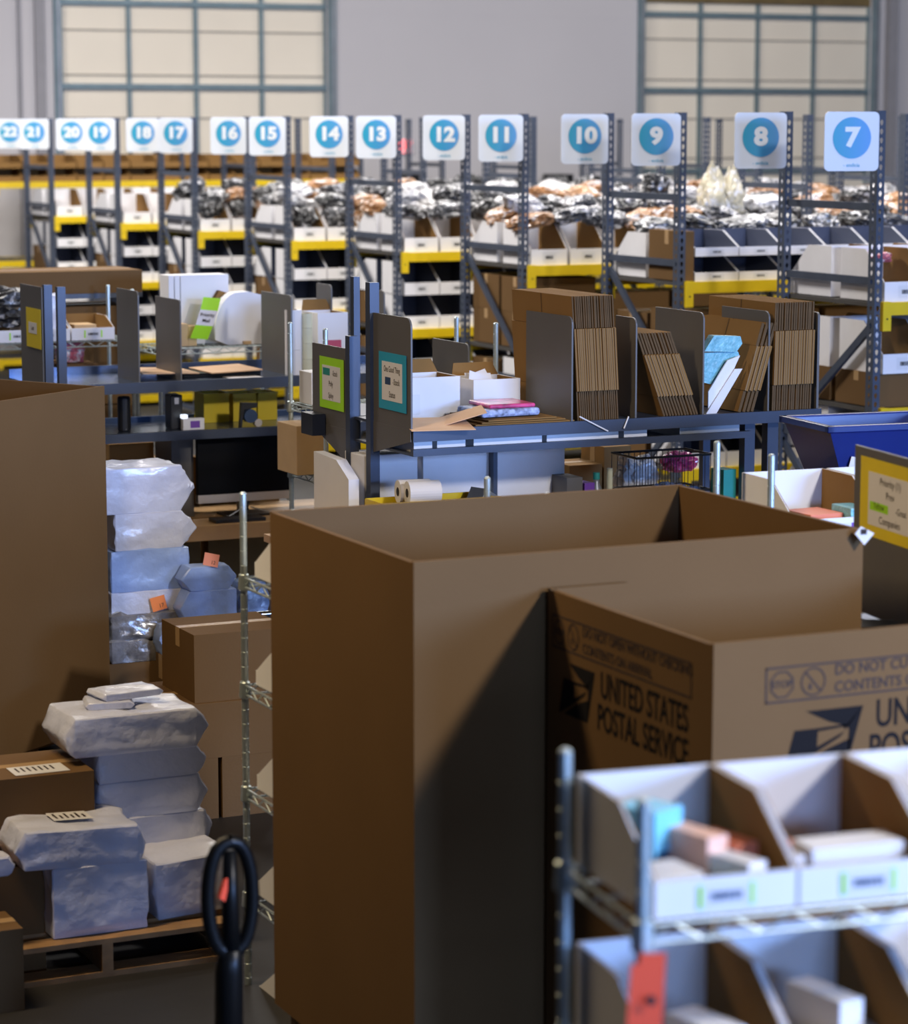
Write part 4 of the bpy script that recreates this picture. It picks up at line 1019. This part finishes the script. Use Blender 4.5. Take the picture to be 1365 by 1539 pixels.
xa, xb = X_(712, 590, YB+.45), X_(782, 590, YB+.45)
open_carton('carton', 'white open carton with papers on the middle bench left of the flat cartons', 'box', xa, xb, YB+.45, YB+.68, ZS+.001, Z_(745, 570, YB+.45))
for k in range(3):
    mb = MB(); mb.box(-.07, .07, -.001, .001, 0, .12, 'paper'); p = (xa+.07+.03*k, YB+.52+.04*k, Z_(745,570,YB+.45)-.09)
    o = mb.build('paper_sheet', None, p, .1*k); o.rotation_euler.y = .35-.3*k; o.rotation_euler.x = -.5; tag(o, f'white paper sticking out of the white open carton, {ORD[k]} from the left', 'paper', 'papers in the open white carton')
# white mailer cartons on the tray under the shelf
for i, (a, b, m) in enumerate(((622, 650, 'white_card'), (657, 700, 'white_card'), (712, 815, 'white_card'), (822, 930, 'white_card'), (938, 973, 'white_card'), (1022, 1112, 'galv_steel'))):
    slab('carton', ('white flat carton on the tray under the middle shelf, '+ORD[i]+' from the left') if i < 5 else 'grey flat carton on the tray under the middle shelf, at its right end', 'box', a, b, YB+.06, YB+.40, zl-.02, ZS-.054, m, 0, 'flat white cartons under the shelf', py=645)
for k, (a, b, yy) in enumerate((((871,626),(914,648), 0), ((945,626),(938,644), 0))):
    p, q = at(*a, Y=YB-.006), at(*b, Y=YB-.012)
    mb = MB(); c = (p+q)/2; mb.tube([p-c, q-c], .0035, 'paper', 6); o = mb.build('zip_tie', None, c); tag(o, ('long','short')[k]+' white zip tie hanging over the front rail of the middle bench', 'tie')
# tall white cartons on the work surface below
for i, (a, b, yt) in enumerate(((547, 628, 685), (636, 744, 682), (746, 849, 675))):
    xa, xb = X_(a, 720, YB+.50), X_(b, 720, YB+.50)
    ec = empty('carton', f'tall white carton under the middle bench shelf, {ORD[i]} from the left', 'box', ((xa+xb)/2, YB+.61, ZW), 0, 'tall white cartons under the shelf')
    mb = MB(); w = (xb-xa)/2; mb.box(-w, w, -.11, .11, 0, Z_(a, yt, YB+.50)-ZW, 'white_card'); mb.build('body', ec, bevel=.004)
    hh = Z_(a, yt, YB+.50)-ZW; mb = MB(); mb.box(-w+.003, w-.003, -.0015, .0015, hh, hh+.001, 'kraft_edge'); mb.build('lid_seam', ec)
# yellow tray with two label rolls
zr = Z_(600, 756, YB+.1)
xa, xb = X_(575, 752, YB+.1), X_(745, 752, YB+.1)
mb = MB(); hz = zr-ZW
for b in ((xa, xb, YB+.08, YB+.30, ZW, ZW+.008), (xa, xb, YB+.08, YB+.086, ZW, zr), (xa, xb, YB+.294, YB+.30, ZW, zr), (xa, xa+.006, YB+.08, YB+.30, ZW, zr), (xb-.006, xb, YB+.08, YB+.30, ZW, zr)): mb.box(*b, 'yellow_plastic')
mb.box(xa-.01, xb+.01, YB+.068, YB+.086, zr-.008, zr+.004, 'yellow_plastic')
c = Vector(((xa+xb)/2, YB+.19, ZW))
for v in mb.v: v -= c
o = mb.build('storage_bin', None, c); tag(o, 'yellow plastic bin holding the white label rolls on the middle bench', 'bin')
for i, (px, py, yy) in enumerate(((612, 741, .125), (598, 739, .215))):
    p = at(px, py, Y=YB+yy)
    er = empty('label_roll', ('front','rear')[i]+' roll of white labels in the yellow bin', 'label roll', (p.x, YB+yy+.0, p.z), -.12, 'white label rolls')
    R = .052; L_ = .145
    mb = MB(); n = 28; prof = [(.020,.0),(R,.0),(R,L_),(.020,L_)]; mb.lathe((0,0,0), prof, 'paper', n, 'x'); mb.build('labels', er, smooth=False)
    mb = MB(); mb.lathe((-.001,0,0), [(.020,0),(.0205,L_+.002)], 'kraft_edge', 18, 'x'); mb.lathe((-.0015,0,0), [(.017,0),(.017,.001)], 'hole_dark', 18, 'x'); mb.build('core', er)
slab('cardboard_scrap', 'grey cardboard flap sticking out of the yellow bin', 'cardboard', 716, 742, YB+.14, YB+.24, zr-.04, zr+.02, 'galv_steel', .3, py=745, tilt=(0,.5))
# clutter under the right half
YC = YB+.35
slab('storage_box', 'small purple box under the right half of the middle bench', 'box', 877, 893, YC, YC+.1, ZW, Z_(885,726,YC), 'purple', .1, py=740)
p = at(904, 745, Y=YC); hz = Z_(904,712,YC)-ZW
eb = empty('bottle', 'clear plastic bottle under the middle bench beside the purple box', 'bottle', (p.x, YC+.05, ZW))
mb = MB(); mb.lathe((0,0,0), [(.03,0),(.033,.01),(.033,hz*.62),(.014,hz*.82),(.014,hz*.88)], 'galv_steel', 16); mb.build('body', eb, smooth=True)
mb = MB(); mb.lathe((0,0,0), [(.016,hz*.88),(.016,hz)], 'teal', 14); mb.build('cap', eb)
p = at(920, 735, Y=YC); mb = MB(); mb.lathe((0,0,0), [(.014,0),(.014,Z_(920,706,YC)-ZW)], 'amber_tape', 14); o = mb.build('cardboard_tube', None, (p.x+.02, YC+.06, ZW)); tag(o, 'upright tube beside the clear bottle under the middle bench', 'tube')
slab('storage_box', 'dark grey box left of the purple box under the middle bench', 'box', 852, 876, YC, YC+.15, ZW, Z_(860,718,YC), 'panel_steel', 0, py=735)
xa, xb = X_(957, 715, YC-.1), X_(1068, 715, YC-.1); zt = Z_(1000, 688, YC-.1)
ec = empty('crate', 'black wire sided crate under the right half of the middle bench', 'crate', ((xa+xb)/2, YC+.02, ZW)); w = (xb-xa)/2; h = zt-ZW
mb = MB()
for z in (0, h*.5, h): 
    for y in (-.12, .12): mb.tube([(-w,y,z+.004),(w,y,z+.004)], .006, 'black_plastic', 6)
    for x in (-w, w): mb.tube([(x,-.12,z+.004),(x,.12,z+.004)], .006, 'black_plastic', 6)
mb.build('frame', ec)
mb = MB()
for k in range(14):
    x = -w+2*w*k/13
    for y in (-.12, .12): mb.tube([(x,y,0),(x,y,h)], .002, 'black_plastic', 4)
mb.box(-w, w, -.12, .12, 0, .006, 'black_plastic'); mb.build('wire_panel', ec)
bag = blob('navy', 91, .13, .09, .10); bag.name = 'fabric_bag'; bag.location = (X_(1015,725,YC), YC+.02, ZW+.095); tag(bag, 'dark blue fabric bag inside the black wire crate', 'bag')
for k in range(5):
    slab('paper_sheet', f'white paper sheet lying before the crate under the middle bench, {ORD[k]} from the bottom', 'paper', 930+10*k, 1060+2*k, YB+.02, YB+.20, ZW+.001+.006*k, ZW+.005+.006*k, 'paper', .03*k, 'papers before the crate', py=745)
bg = blob('bag_white', 92, .10, .08, .10); bg.name = 'plastic_bag'; zt = Z_(960,668,YC+.3); bg.location = (X_(965,690,YC+.3), YC+.36, ZW+.19); tag(bg, 'pale plastic bag behind the black wire crate', 'bag')
bg = blob('magenta', 93, .09, .06, .05); bg.name = 'plastic_bag'; bg.location = (X_(1030,680,YC+.3), YC+.36, ZW+.24); tag(bg, 'dark pink packet behind the black wire crate', 'bag')
slab('carton', 'kraft carton at the back of the work surface carrying the pale bag', 'box', 900, 1060, YC+.28, YC+.42, ZW, ZW+.105, 'kraft', 0, py=720)
slab('parcel', 'small teal packet beside the bench leg under the shelf', 'parcel', 1086, 1106, YC-.2, YC-.1, ZW, Z_(1095,706,YC-.2), 'teal', .1, py=720)
# ------------------------------------------------------------------ wire shelf behind the lime panel
pM = at(436, 480, X=4.92)
lvM = [Z_(440, 705, pM.y), Z_(440, 606, pM.y)]
ms = shelf_unit('chrome wire shelving behind the panel with the lime sheet', (pM.x, pM.y-.46, 0), 0, .92, .46, pM.z-.02, [.4]+lvM)
slab('carton', 'light kraft carton on the wire shelf behind the lime panel', 'box', 446, 490, pM.y-.30, pM.y-.04, lvM[0]+.008, Z_(460,640,pM.y-.3), 'kraft_fold', 0, py=660)
slab('carton', 'white carton on the wire shelf above the light kraft carton', 'box', 468, 505, pM.y-.2, pM.y-.04, lvM[1]+.008, Z_(475,560,pM.y-.2), 'white_card', 0, py=580)
# white angled board below the lime panel
mb = MB(); pa = at(472, 760, X=XL-.12); zt = at(478, 680, X=XL-.12).z; y1 = at(472,720,X=XL-.12).y; y2 = at(524,720,X=XL-.12).y; z2 = at(520,720,X=XL-.12).z
mb.prism([(0,y1,ZW),(0,y1,zt),(0,(y1*.35+y2*.65),zt-.01),(0,y2,z2),(0,y2,ZW)], (.05,0,0), 'white_card')
for v in mb.v: v.y -= y1; v.z -= ZW
o = mb.build('folded_board', None, (XL-.12, y1, ZW)); tag(o, 'white cut corner carton board standing under the lime panel', 'cardboard')
eb = bench('wooden side table under the lime panel, next to the middle bench', XL-.3, y1-.2)
P_(eb, 'table_top', [(XL-.35, XL-.03, y2-.06, y1+.05, ZW-.035, ZW)], 'table_wood')
for x in (XL-.33, XL-.09):
    for y in (y2-.04, y1): P_(eb, 'leg', [(x, x+.04, y, y+.04, 0, ZW-.035)], 'bench_steel')

# ------------------------------------------------------------------ left bench
YL = 13.70; ZL = Z_(300, 572, YL)
XA = at(62, 560, Y=YL).x; XB = X_(640, 560, YL)
lb = bench('grey steel packing bench at the left with dividers, monitor and yellow sheet panel', XA, YL)
P_(lb, 'upper_shelf', [(XA, XB, YL+.02, YL+.62, ZL-.012, ZL)], 'tray_steel')
P_(lb, 'front_rail', [(XA, XB, YL, YL+.02, ZL-.055, ZL+.003)], 'bench_steel')
P_(lb, 'back_rail', [(XA, XB, YL+.62, YL+.635, ZL-.05, ZL+.045)], 'tray_steel')
zr1 = Z_(300, 624, YL); zr2 = Z_(300, 652, YL)
P_(lb, 'tray_shelf', [(XA, XB, YL+.02, YL+.58, zr2, zr2+.012)], 'tray_steel')
P_(lb, 'tray_rail', [(XA, XB, YL, YL+.02, zr2-.03, zr2+.02)], 'bench_steel')
P_(lb, 'back_panel', [(XA, XB, YL+.58, YL+.60, zr2, Z_(300,622,YL+.58))], 'navy')
for px, w in ((72, .022), (92, .022)):
    x = X_(px, 500, YL); P_(lb, 'post', [(x-w, x+w, YL-.02, YL+.02, 0, Z_(px, 428 if px < 80 else 431, YL))], 'bench_steel')
P_(lb, 'leg', [(XB-.05, XB, YL+.0, YL+.04, 0, ZL-.055)], 'bench_steel'); P_(lb, 'leg', [(XB-.05, XB, YL+.55, YL+.6, 0, ZL-.012)], 'bench_steel')
P_(lb, 'leg', [(XA, XA+.05, YL+.55, YL+.6, 0, ZL-.012)], 'bench_steel')
ZT = Z_(320, 812, YL-.15)
P_(lb, 'work_surface', [(XA+.2, XB, YL-.15, YL+.60, ZT, Z_(320, 790, YL-.15))], 'table_wood')
ZTt = Z_(320, 790, YL-.15)
for (xl, xr, yt, yy) in ((176, 208, 434, .60), (234, 271, 447, .46), (393, 438, 440, .46), (476, 526, 428, .61), (560, 606, 437, .61)):
    xx = X_(xr, 520, YL+.03); yf = min(at(xl, 500, X=xx).y, YL+.6)
    divider(lb, xx, max(yf, YL+.3), YL+.03 if xl < 400 else YL+.3, ZL, Z_(xr, yt+4, YL+.03), .03, m='panel_steel')
# panel with yellow sheet at its left end, reaching towards the back
XPn = X_(64, 520, YL)
divider(lb, XPn, at(32, 520, X=XPn).y, YL-.0, Z_(50, 612, YL), Z_(64, 432, YL), .01)
side_sheet('yellow sheet with a small white page on the dark panel of the left bench', XPn-.002, at(40.5,490,X=XPn).y, at(61,490,X=XPn).y, at(50,520,X=XPn).z, at(50,462,X=XPn).z, 'yellow_sheet', [], []) if False else None
yA, yB_ = at(40,490,X=XPn-.003).y, at(61.5,490,X=XPn-.003).y; zA_, zB_ = at(50,522,X=XPn).z, at(50,463,X=XPn).z
T = Matrix.Translation((XPn-.003, yA, zA_)) @ Matrix.Rotation(-math.pi/2, 4, 'Z'); w = yA-yB_; h = zB_-zA_
o = empty('paper_sign', 'yellow sheet with a small white page on the dark panel of the left bench', 'sign', T.translation, T.to_euler().z)
mb = MB(); mb.box(0, w, -.0015, 0, 0, h, 'yellow_sheet'); mb.build('backing_sheet', o)
mb = MB(); mb.box(w*.17, w*.72, -.0025, -.0015, h*.36, h*.64, 'paper'); mb.build('page', o)
mb = MB(); mb.text('Last', (w*.45, -.0032, h*.5), (1,0,0), (0,0,1), h*.16, 'ink_soft', .01, 'CENTER', .9); mb.build('lettering', o)
slab('sticky_note', 'small yellow note on the front rail of the left bench', 'note', 94, 116, YL-.004, YL-.002, ZL-.055, ZL-.005, 'yellow_sheet', 0, py=570, bevel=0)
# things on the left bench shelf
slab('cardboard_sheet', 'tan cardboard sheet lying on the left bench shelf, left one', 'cardboard', 214, 300, YL+.12, YL+.50, ZL+.03, ZL+.037, 'kraft_light', 0, py=540, tilt=(.0,.03))
slab('cardboard_sheet', 'tan cardboard sheet lying on the left bench shelf, right one', 'cardboard', 318, 395, YL+.10, YL+.48, ZL+.028, ZL+.035, 'kraft_light', 0, py=540, tilt=(0,-.03))
slab('tablet', 'black flat tablet under the tan cardboard sheets', 'tablet', 275, 392, YL+.16, YL+.44, ZL+.001, ZL+.024, 'black_gloss', 0, py=545)
slab('paper_sheet', 'white paper lying at the front of the left bench shelf', 'paper', 345, 395, YL+.03, YL+.14, ZL+.001, ZL+.003, 'paper', 0, py=560, bevel=0)
# tubes of paper and tape rolls on the right end of the left bench shelf
def rollstack(label, px, pyb, pyt, R, m, Y, group=None, core=False):
    p = at(px, pyb, Y=Y); zt = Z_(px, pyt, Y)
    e = empty('paper_roll' if m == 'paper' else 'tape_roll', label, 'roll', (p.x, Y+R, p.z if p.z > ZL else ZL), 0, group); h = zt-e.location.z
    mb = MB(); mb.lathe((0,0,0), [(R,0),(R,h)], m, 22); mb.build('roll', e)
    mb = MB(); mb.lathe((0,0,h), [(R*.5,0),(R*.5,.002)], 'kraft_edge', 16); mb.build('core', e); return e
Yr = YL+.06
z_ = ZL
def stackroll(labels, px, pys, R, m, cat):
    z0 = ZL+.001
    for lab, py in zip(labels, pys):
        z1 = Z_(px, py, Yr); p = at(px, 520, Y=Yr)
        e = empty('paper_roll' if cat == 'paper roll' else 'tape_roll', lab, cat, (p.x, Yr+R+.0, z0), 0, cat+'s on the left bench')
        mb = MB(); mb.lathe((0,0,0), [(R,0),(R,z1-z0-.001)], m, 22); mb.build('roll', e, smooth=False)
        mb = MB(); mb.lathe((0,0,z1-z0-.001), [(R*.45,0),(R*.45,.0015)], 'kraft_edge', 16); mb.build('core', e); z0 = z1
stackroll(['white paper roll at the bottom of the upright stack beside the lime panel', 'tall white paper roll on top of the upright stack beside the lime panel'], 446, (526, 466), .048, 'paper', 'paper roll')
stackroll(['clear tape roll, bottom one of the stack between paper roll and white box', 'clear tape roll, second from the bottom of the tape stack', 'clear tape roll, third from the bottom of the tape stack', 'clear tape roll on top of the tape stack'], 465, (540, 516, 493, 471), .030, 'amber_tape', 'tape roll')
xa, xb = X_(478, 500, Yr+.02), X_(523, 500, Yr+.02)
eo = open_carton('carton', 'white carton with a red printed band beside the tape rolls', 'box', xa, xb, Yr+.02, Yr+.26, ZL+.001, Z_(500, 470, Yr+.02))
mb = MB(); h = Z_(500,470,Yr+.02)-ZL; mb.box(-.06, .05, -.1215, -.1205, h*.42, h*.55, 'red_print'); mb.build('printed_band', eo)
# tray items
Yt = YL+.10; zt0 = zr2+.013
for k, (a, b, yt) in enumerate(((306, 345, 592), (350, 388, 592), (385, 417, 590))):
    eb = empty('storage_bin', f'yellow plastic bin on the tray of the left bench, {ORD[k]} from the left', 'bin', ((X_(a,605,Yt+.28)+X_(b,605,Yt+.28))/2, Yt+.36, zt0), 0, 'yellow bins on the left bench tray')
    w = (X_(b,605,Yt+.28)-X_(a,605,Yt+.28))/2-.002; h = Z_(a, yt, Yt+.28)-zt0
    mb = MB(); mb.box(-w, w, -.08, .08, 0, .006, 'yellow_plastic'); 
    for bb in ((-w, w, -.08, -.074, .006, h), (-w, w, .074, .08, .006, h), (-w, -w+.006, -.074, .074, .006, h), (w-.006, w, -.074, .074, .006, h)): mb.box(*bb, 'yellow_plastic')
    mb.build('tub', eb); mb = MB(); mb.box(-w-.004, w+.004, -.086, -.08, h-.015, h, 'yellow_plastic'); mb.build('lip', eb)
xb_ = X_(195, 610, Yt); mb = MB(); mb.lathe((0,0,0), [(.03,0),(.036,.005),(.036,.18),(.03,.19)], 'black_plastic', 18); o = mb.build('cylinder_canister', None, (xb_, Yt+.1, zt0)); tag(o, 'black upright canister on the tray of the left bench', 'canister')
ep = empty('label_printer', 'black device with a glowing display on the tray of the left bench', 'printer', (X_(270,600,Yt), Yt+.1, zt0))
mb = MB(); mb.box(-.035, .035, -.05, .05, 0, .19, 'black_plastic'); mb.build('body', ep, bevel=.006)
mb = MB(); mb.box(-.012, .012, -.0515, -.05, .14, .175, 'bezel_grey'); mb.build('sensor', ep)
ew = empty('packet', 'white and purple printed packet on the tray of the left bench', 'packet', (X_(292,610,Yt-.03), Yt-.0, zt0))
mb = MB(); mb.box(-.062, .062, -.02, .02, 0, .065, 'white_card'); mb.build('body', ew, bevel=.003)
mb = MB(); mb.box(-.02, .035, -.0215, -.02, .012, .05, 'purple'); mb.build('printed_panel', ew)
mb = MB(); mb.box(-.05, -.02, -.018, .018, .066, .085, 'phone_glow'); o = mb.build('phone', None, (X_(288,600,Yt-.03), Yt-.0, zt0)); tag(o, 'small lit phone on the white and purple packet', 'phone')
# tape gun
tp = at(378, 640, Y=YL+.03)
eg = empty('tape_gun', 'black tape dispenser gun with a blue roll on the left bench tray', 'tape dispenser', (tp.x, YL+.06, zt0))
mb = MB(); mb.prism([(-.055,0,.0),(-.045,0,.0),(-.03,0,.10),(.045,0,.11),(.05,0,.135),(-.045,0,.14)], (0,.03,0), 'black_plastic'); mb.build('handle', eg)
mb = MB(); mb.lathe((.005,-.0,.065), [(.018,-.012),(.038,-.012),(.038,.038),(.018,.038)], 'navy', 20, 'y'); mb.build('tape_roll', eg)
mb = MB(); mb.lathe((.05,-.005,.025), [(.010,-.005),(.022,-.005),(.022,.03),(.010,.03)], 'bezel_grey', 16, 'y'); mb.build('wheel', eg)
# monitors on the work surface
def monitor(label, a, b, yt, yb, Y, bez):
    xa, xb = X_(a,700,Y), X_(b,700,Y); zt, zb = Z_(a,yt,Y), Z_(a,yb,Y)
    e = empty('monitor', label, 'monitor', ((xa+xb)/2, Y, ZTt)); w = (xb-xa)/2
    mb = MB(); mb.box(-w, w, 0, .035, zb-ZTt, zt-ZTt, 'screen_black'); mb.build('screen', e, bevel=.003)
    mb = MB(); mb.box(-w, w, -.006, .036, zb-ZTt-bez*.02, zb-ZTt+bez, 'bezel_grey'); mb.build('bezel', e)
    mb = MB(); mb.box(-.03, .03, .036, .07, .02, (zt-ZTt)*.6, 'black_plastic'); mb.build('neck', e)
    mb = MB(); mb.box(-.13, .13, -.05, .12, 0, .012, 'black_plastic'); 
    for s in (-1, 1): mb.tube([(s*.02,-.02,.05),(s*.16,-.10,.006)], .004, 'galv_steel', 6)
    mb.build('stand', e); return e
monitor('wide black monitor with a pale lower bezel on the left bench', 297, 440, 658, 757, YL+.14, .045)
xs0, xs1 = X_(258,690,YL+.22), X_(290,690,YL+.22)
slab('computer_tower', 'dark computer tower standing left of the black monitor', 'computer', 258, 291, YL+.22, YL+.50, ZTt, Z_(270,655,YL+.22), 'panel_steel', 0, py=700)
slab('keyboard', 'black keyboard before the monitor stand on the left bench', 'keyboard', 325, 400, YL-.10, YL+.02, ZTt, ZTt+.02, 'black_plastic', 0, py=785)

for k, (a, b, yt, lab) in enumerate(((165, 232, 668, 'brown carton on the floor behind the left bench, left of the dark tower'), (236, 300, 690, 'lower brown carton on the floor behind the left bench'), (312, 420, 640, 'wide brown carton on the floor behind the black monitor'))):
    carton('carton', lab, 'box', X_(a, 720, YL+.68), X_(b, 720, YL+.68), YL+.68, YL+.86, 0, Z_(a, yt, YL+.68), 'kraft')
for k, (a, b, yt) in enumerate(((856, 905, 700), (908, 948, 672))):
    carton('carton', ('dark brown carton behind the purple box under the middle bench', 'taller brown carton behind the clear bottle under the middle bench')[k], 'box', X_(a, 720, YG+.75), X_(b, 720, YG+.75), YG+.75, YG+1.0, 0, Z_(a, yt, YG+.75), 'kraft')
# ------------------------------------------------------------------ shelving behind the left bench
YS = 14.95
zsb = Z_(100, 514, YS); zs2 = Z_(300, 522, YS+.05)
xs = X_(-30, 510, YS)
bs = shelf_unit('chrome wire shelving behind the left bench with kraft lined bins', (xs, YS, 0), 0, X_(200,510,YS)-xs, .46, Z_(118,438,YS), [.5, Z_(180,582,YS), zsb])
gb_ = bin_proto(.26, .36, .13, .07, inside='kraft', back='kraft', barc='ink', edge='lime_sheet', big=1.0); PROTO.append(gb_)
for k, px in enumerate((-6, 78, 112)):
    dup(gb_, (X_(px,500,YS)-(.02 if k else .0), YS-.01, zsb+.008), 0, f'white bin with green edged label on the shelving behind the left bench, {ORD[k]} from left', 'bins behind the left bench') if k != 1 else None
dup(gb_, (X_(112,500,YS)-.29, YS-.01, zsb+.008), 0, 'white bin with a bag in it on the shelving behind the left bench', 'bins behind the left bench')
mailer('crumpled white bag standing in a bin behind the left bench', X_(80,480,YS), X_(104,480,YS), YS+.10, YS+.2, zsb+.02, Z_(90,444,YS+.1), ear=(0,0), seed=40, seam=False, wob=.015, m='mailer', group=None, name='plastic_bag')
bb = blob('bag_black', 95, .19, .14, .12); bb.name = 'plastic_bag'; bb.location = (X_(12,470,YS+.1), YS+.2, zsb+.19); tag(bb, 'black plastic bag in the bin at the left edge behind the panel', 'bag')
slab('packet', 'pale box lying in the right bin behind the left bench', 'box', 112, 145, YS+.03, YS+.2, zsb+.02, zsb+.095, 'kraft_fold', 0, py=490)
for k, px in enumerate((108, 124)):
    b_ = blob('bag_pink', 96+k, .055, .05, .09); b_.name = 'plastic_bag'; b_.location = (X_(px,530,YS), YS+.16, Z_(px,548,YS)+.08); tag(b_, ('left','right')[k]+' pink bag on the shelf below the white bins behind the left bench', 'bag', 'pink bags')
carton('carton', 'low dark carton under the pink bags behind the left bench', 'box', X_(90,560,YS), X_(150,560,YS), YS+.03, YS+.38, Z_(180,582,YS)+.008, Z_(115,548,YS), group=None)
# long kraft carton and boxes behind
YQ = 15.6
zq0, zq1 = Z_(100,442,YQ), Z_(100,408,YQ)
xq = X_(214,430,YQ)
rk2 = empty('storage_rack', 'low dark steel stand carrying the long carton behind the left bench', 'rack', (xq-2.2, YQ, 0))
mb = MB(); mb.box(0, 2.2, .0, .5, zq0-.03, zq0-.001, 'rack_steel'); mb.build('shelf', rk2)
for x in (.02, 2.14):
    for y in (.02, .44): mb = MB(); mb.box(x, x+.04, y, y+.04, 0, zq0-.03, 'rack_steel'); mb.build('leg', rk2)
carton('carton', 'very long flat kraft carton high behind the left bench', 'box', xq-1.6, xq, YQ, YQ+.5, zq0, zq1)
for k in range(3):
    carton('carton', f'large kraft carton stacked under the long one behind the left bench, {("bottom","middle","top")[k]} one', 'box', xq-.62, xq-.06, YQ+.02, YQ+.5, .05+.62*k*.98, .05+.62*k*.98+.6, group='large cartons behind the left bench')
# white binders and lime tag group on a second shelving
Y2 = 14.62
x2a, x2b = X_(240, 520, Y2), X_(432, 520, Y2)
z2s = Z_(330, 522, Y2)
s2 = shelf_unit('chrome wire shelving with white cartons behind the left bench', (x2a, Y2, 0), 0, x2b-x2a, .42, Z_(360, 500, Y2), [.5, z2s])
for k in range(3):
    a = 254+ (0, 9, 18)[k]; b = (262, 271, 344)[k]
    slab('binder', ('first thin','second thin','wide')[k]+' white carton standing upright behind the lime tag', 'box', a, b, Y2+.20, Y2+.36, z2s+.008, Z_(300, 413, Y2+.2), 'white_card', 0, py=460)
mb = MB(); xa = X_(340,470,Y2+.1); pr = []
for k in range(9):
    a = math.pi/2*k/8; pr.append((-.02-.13*math.sin(a)*.9, 0, .02+.30*math.cos(a)*1.0) if False else (-.16*math.sin(a), 0, .08+.22*math.cos(a)))
pr = [(.17,0,0),(.17,0,.27)]+[(.05,0,.30)]+pr[1:]+[(-.16,0,.03),(-.08,0,0)]
sc = (Z_(380,440,Y2+.05)-z2s)/.30
mb.prism([(x, y, z*sc) for x, y, z in pr], (0,.10,0), 'white_card'); o = mb.build('carton', None, (X_(362,480,Y2+.05), Y2+.05, z2s+.008)); tag(o, 'white folded carton bending over behind the lime tag', 'box')
mb = MB(); mb.prism([(0,0,0),(.09,0,.01),(.075,0,.03),(.03,0,.045)], (0,.12,0), 'kraft'); o = mb.build('cardboard_flap', None, (X_(328,448,Y2+.1), Y2+.155, Z_(330,449,Y2+.1))); tag(o, 'brown carton flap sticking up above the lime tag', 'cardboard')
zt_, zb_ = Z_(320, 446, Y2), Z_(300, 508, Y2)
wt = X_(322,470,Y2)-X_(296,470,Y2); ht = zt_-zb_
ol = empty('paper_sign', 'lime green paper with a white band hanging on the white cartons', 'sign', (X_(287,508,Y2), Y2+.012, zb_)); SL = .085
mb = MB()
for a, b, m in ((0,.33,'lime_sheet'),(.33,.70,'paper'),(.70,1,'lime_sheet')):
    f = lambda q: (SL*q, -.02*q*(1-q)*4)
    (xa, ya_), (xb, yb_) = f(a), f(b)
    mb.hexa([(xa,ya_,a*ht),(xa+wt,ya_,a*ht-.012),(xa+wt,ya_+.001,a*ht-.012),(xa,ya_+.001,a*ht),(xb,yb_,b*ht),(xb+wt,yb_,b*ht-.012),(xb+wt,yb_+.001,b*ht-.012),(xb,yb_+.001,b*ht)], m)
mb.build('sheet', ol)
mb = MB(); mb.text('Priority', (wt*.5+SL*.55, -.024, ht*.56), (1,0,-.1), (.2,0,1), ht*.12, 'ink_soft', .01); mb.text('Mail', (wt*.5+SL*.45, -.024, ht*.42), (1,0,-.1), (.2,0,1), ht*.12, 'ink_soft', .01); mb.build('lettering', ol)
for k, (a, b, yt) in enumerate(((271, 283, 487), (283, 296, 490), (366, 378, 512))):
    slab('carton', ('small tan carton left of the lime tag','small tan carton directly behind the lime tag','small tan carton before the white folded carton')[k], 'box', a, b, Y2+(.03 if k == 2 else .06), Y2+(.045 if k == 2 else .18), z2s+.008, Z_(a,yt,Y2+.06), 'kraft_fold', 0, py=505)

# ------------------------------------------------------------------ remove the originals used only for copying
for o in PROTO+protos:
    for ch in list(o.children): bpy.data.objects.remove(ch)
    bpy.data.objects.remove(o)

# ------------------------------------------------------------------ light
W_ = bpy.data.worlds.new('world'); SC.world = W_; W_.use_nodes = True
bgn = W_.node_tree.nodes['Background']; bgn.inputs[0].default_value = (.75, .80, 1.0, 1); bgn.inputs[1].default_value = WORLD
def area(name, loc, target, sx, sy, power, col, spread=180):
    l = bpy.data.lights.new(name, 'AREA'); l.shape = 'RECTANGLE'; l.size = sx; l.size_y = sy; l.energy = power; l.color = col; l.spread = math.radians(spread)
    o = bpy.data.objects.new(name, l); COL.objects.link(o); o.location = loc
    o.rotation_euler = (Vector(target)-Vector(loc)).to_track_quat('-Z', 'Y').to_euler(); return o
area('front_high_bay_lamp', (6.4, .7, 5.55), (4.0, 8.0, 1.5), .6, .6, KEY, (1.0, .96, .93))
for i in range(8):
    area(f'aisle_lamp_{i}', (11.2, rowY(i)-.75, 6.8), (11.2, rowY(i)-.70, 0), 5.5, .5, HB, (1.0, .96, .93))
area('back_lamp', (19.5, 27, 7.5), (19, 33, 2), 6, .5, HB*1.5, (1.0, .96, .93))
for i, (x, y) in enumerate(((3.0, 17), (3.6, 25))):
    area(f'cross_aisle_lamp_{i}', (x, y, 7.0), (9.5, y+3, 1.5), .8, 2.0, SIDE, (1.0, .95, .90))
area('blue_fill_right', (9.5, -6, 3.4), (5, 11, 1.3), 4, 2, BLUE_FILL*.4, (.26, .46, 1.0))  # added blue fill from an unseen source, for bench and bin fronts
area('blue_fill_front', (1.5, -18, 5), (4.5, 10, 1.5), 6, 3, BLUE_FILL*.30, (.30, .50, 1.0))  # second added blue fill behind the camera, lifts the parcel fronts
area('left_bay_lamp', (1.1, 8.4, 4.9), (2.3, 8.6, 0), .4, 1.4, FILL, (1.0, .76, .46))
SC.view_settings.view_transform = 'Standard'; SC.view_settings.look = 'None'; SC.view_settings.exposure = EXPO; SC.view_settings.gamma = 1
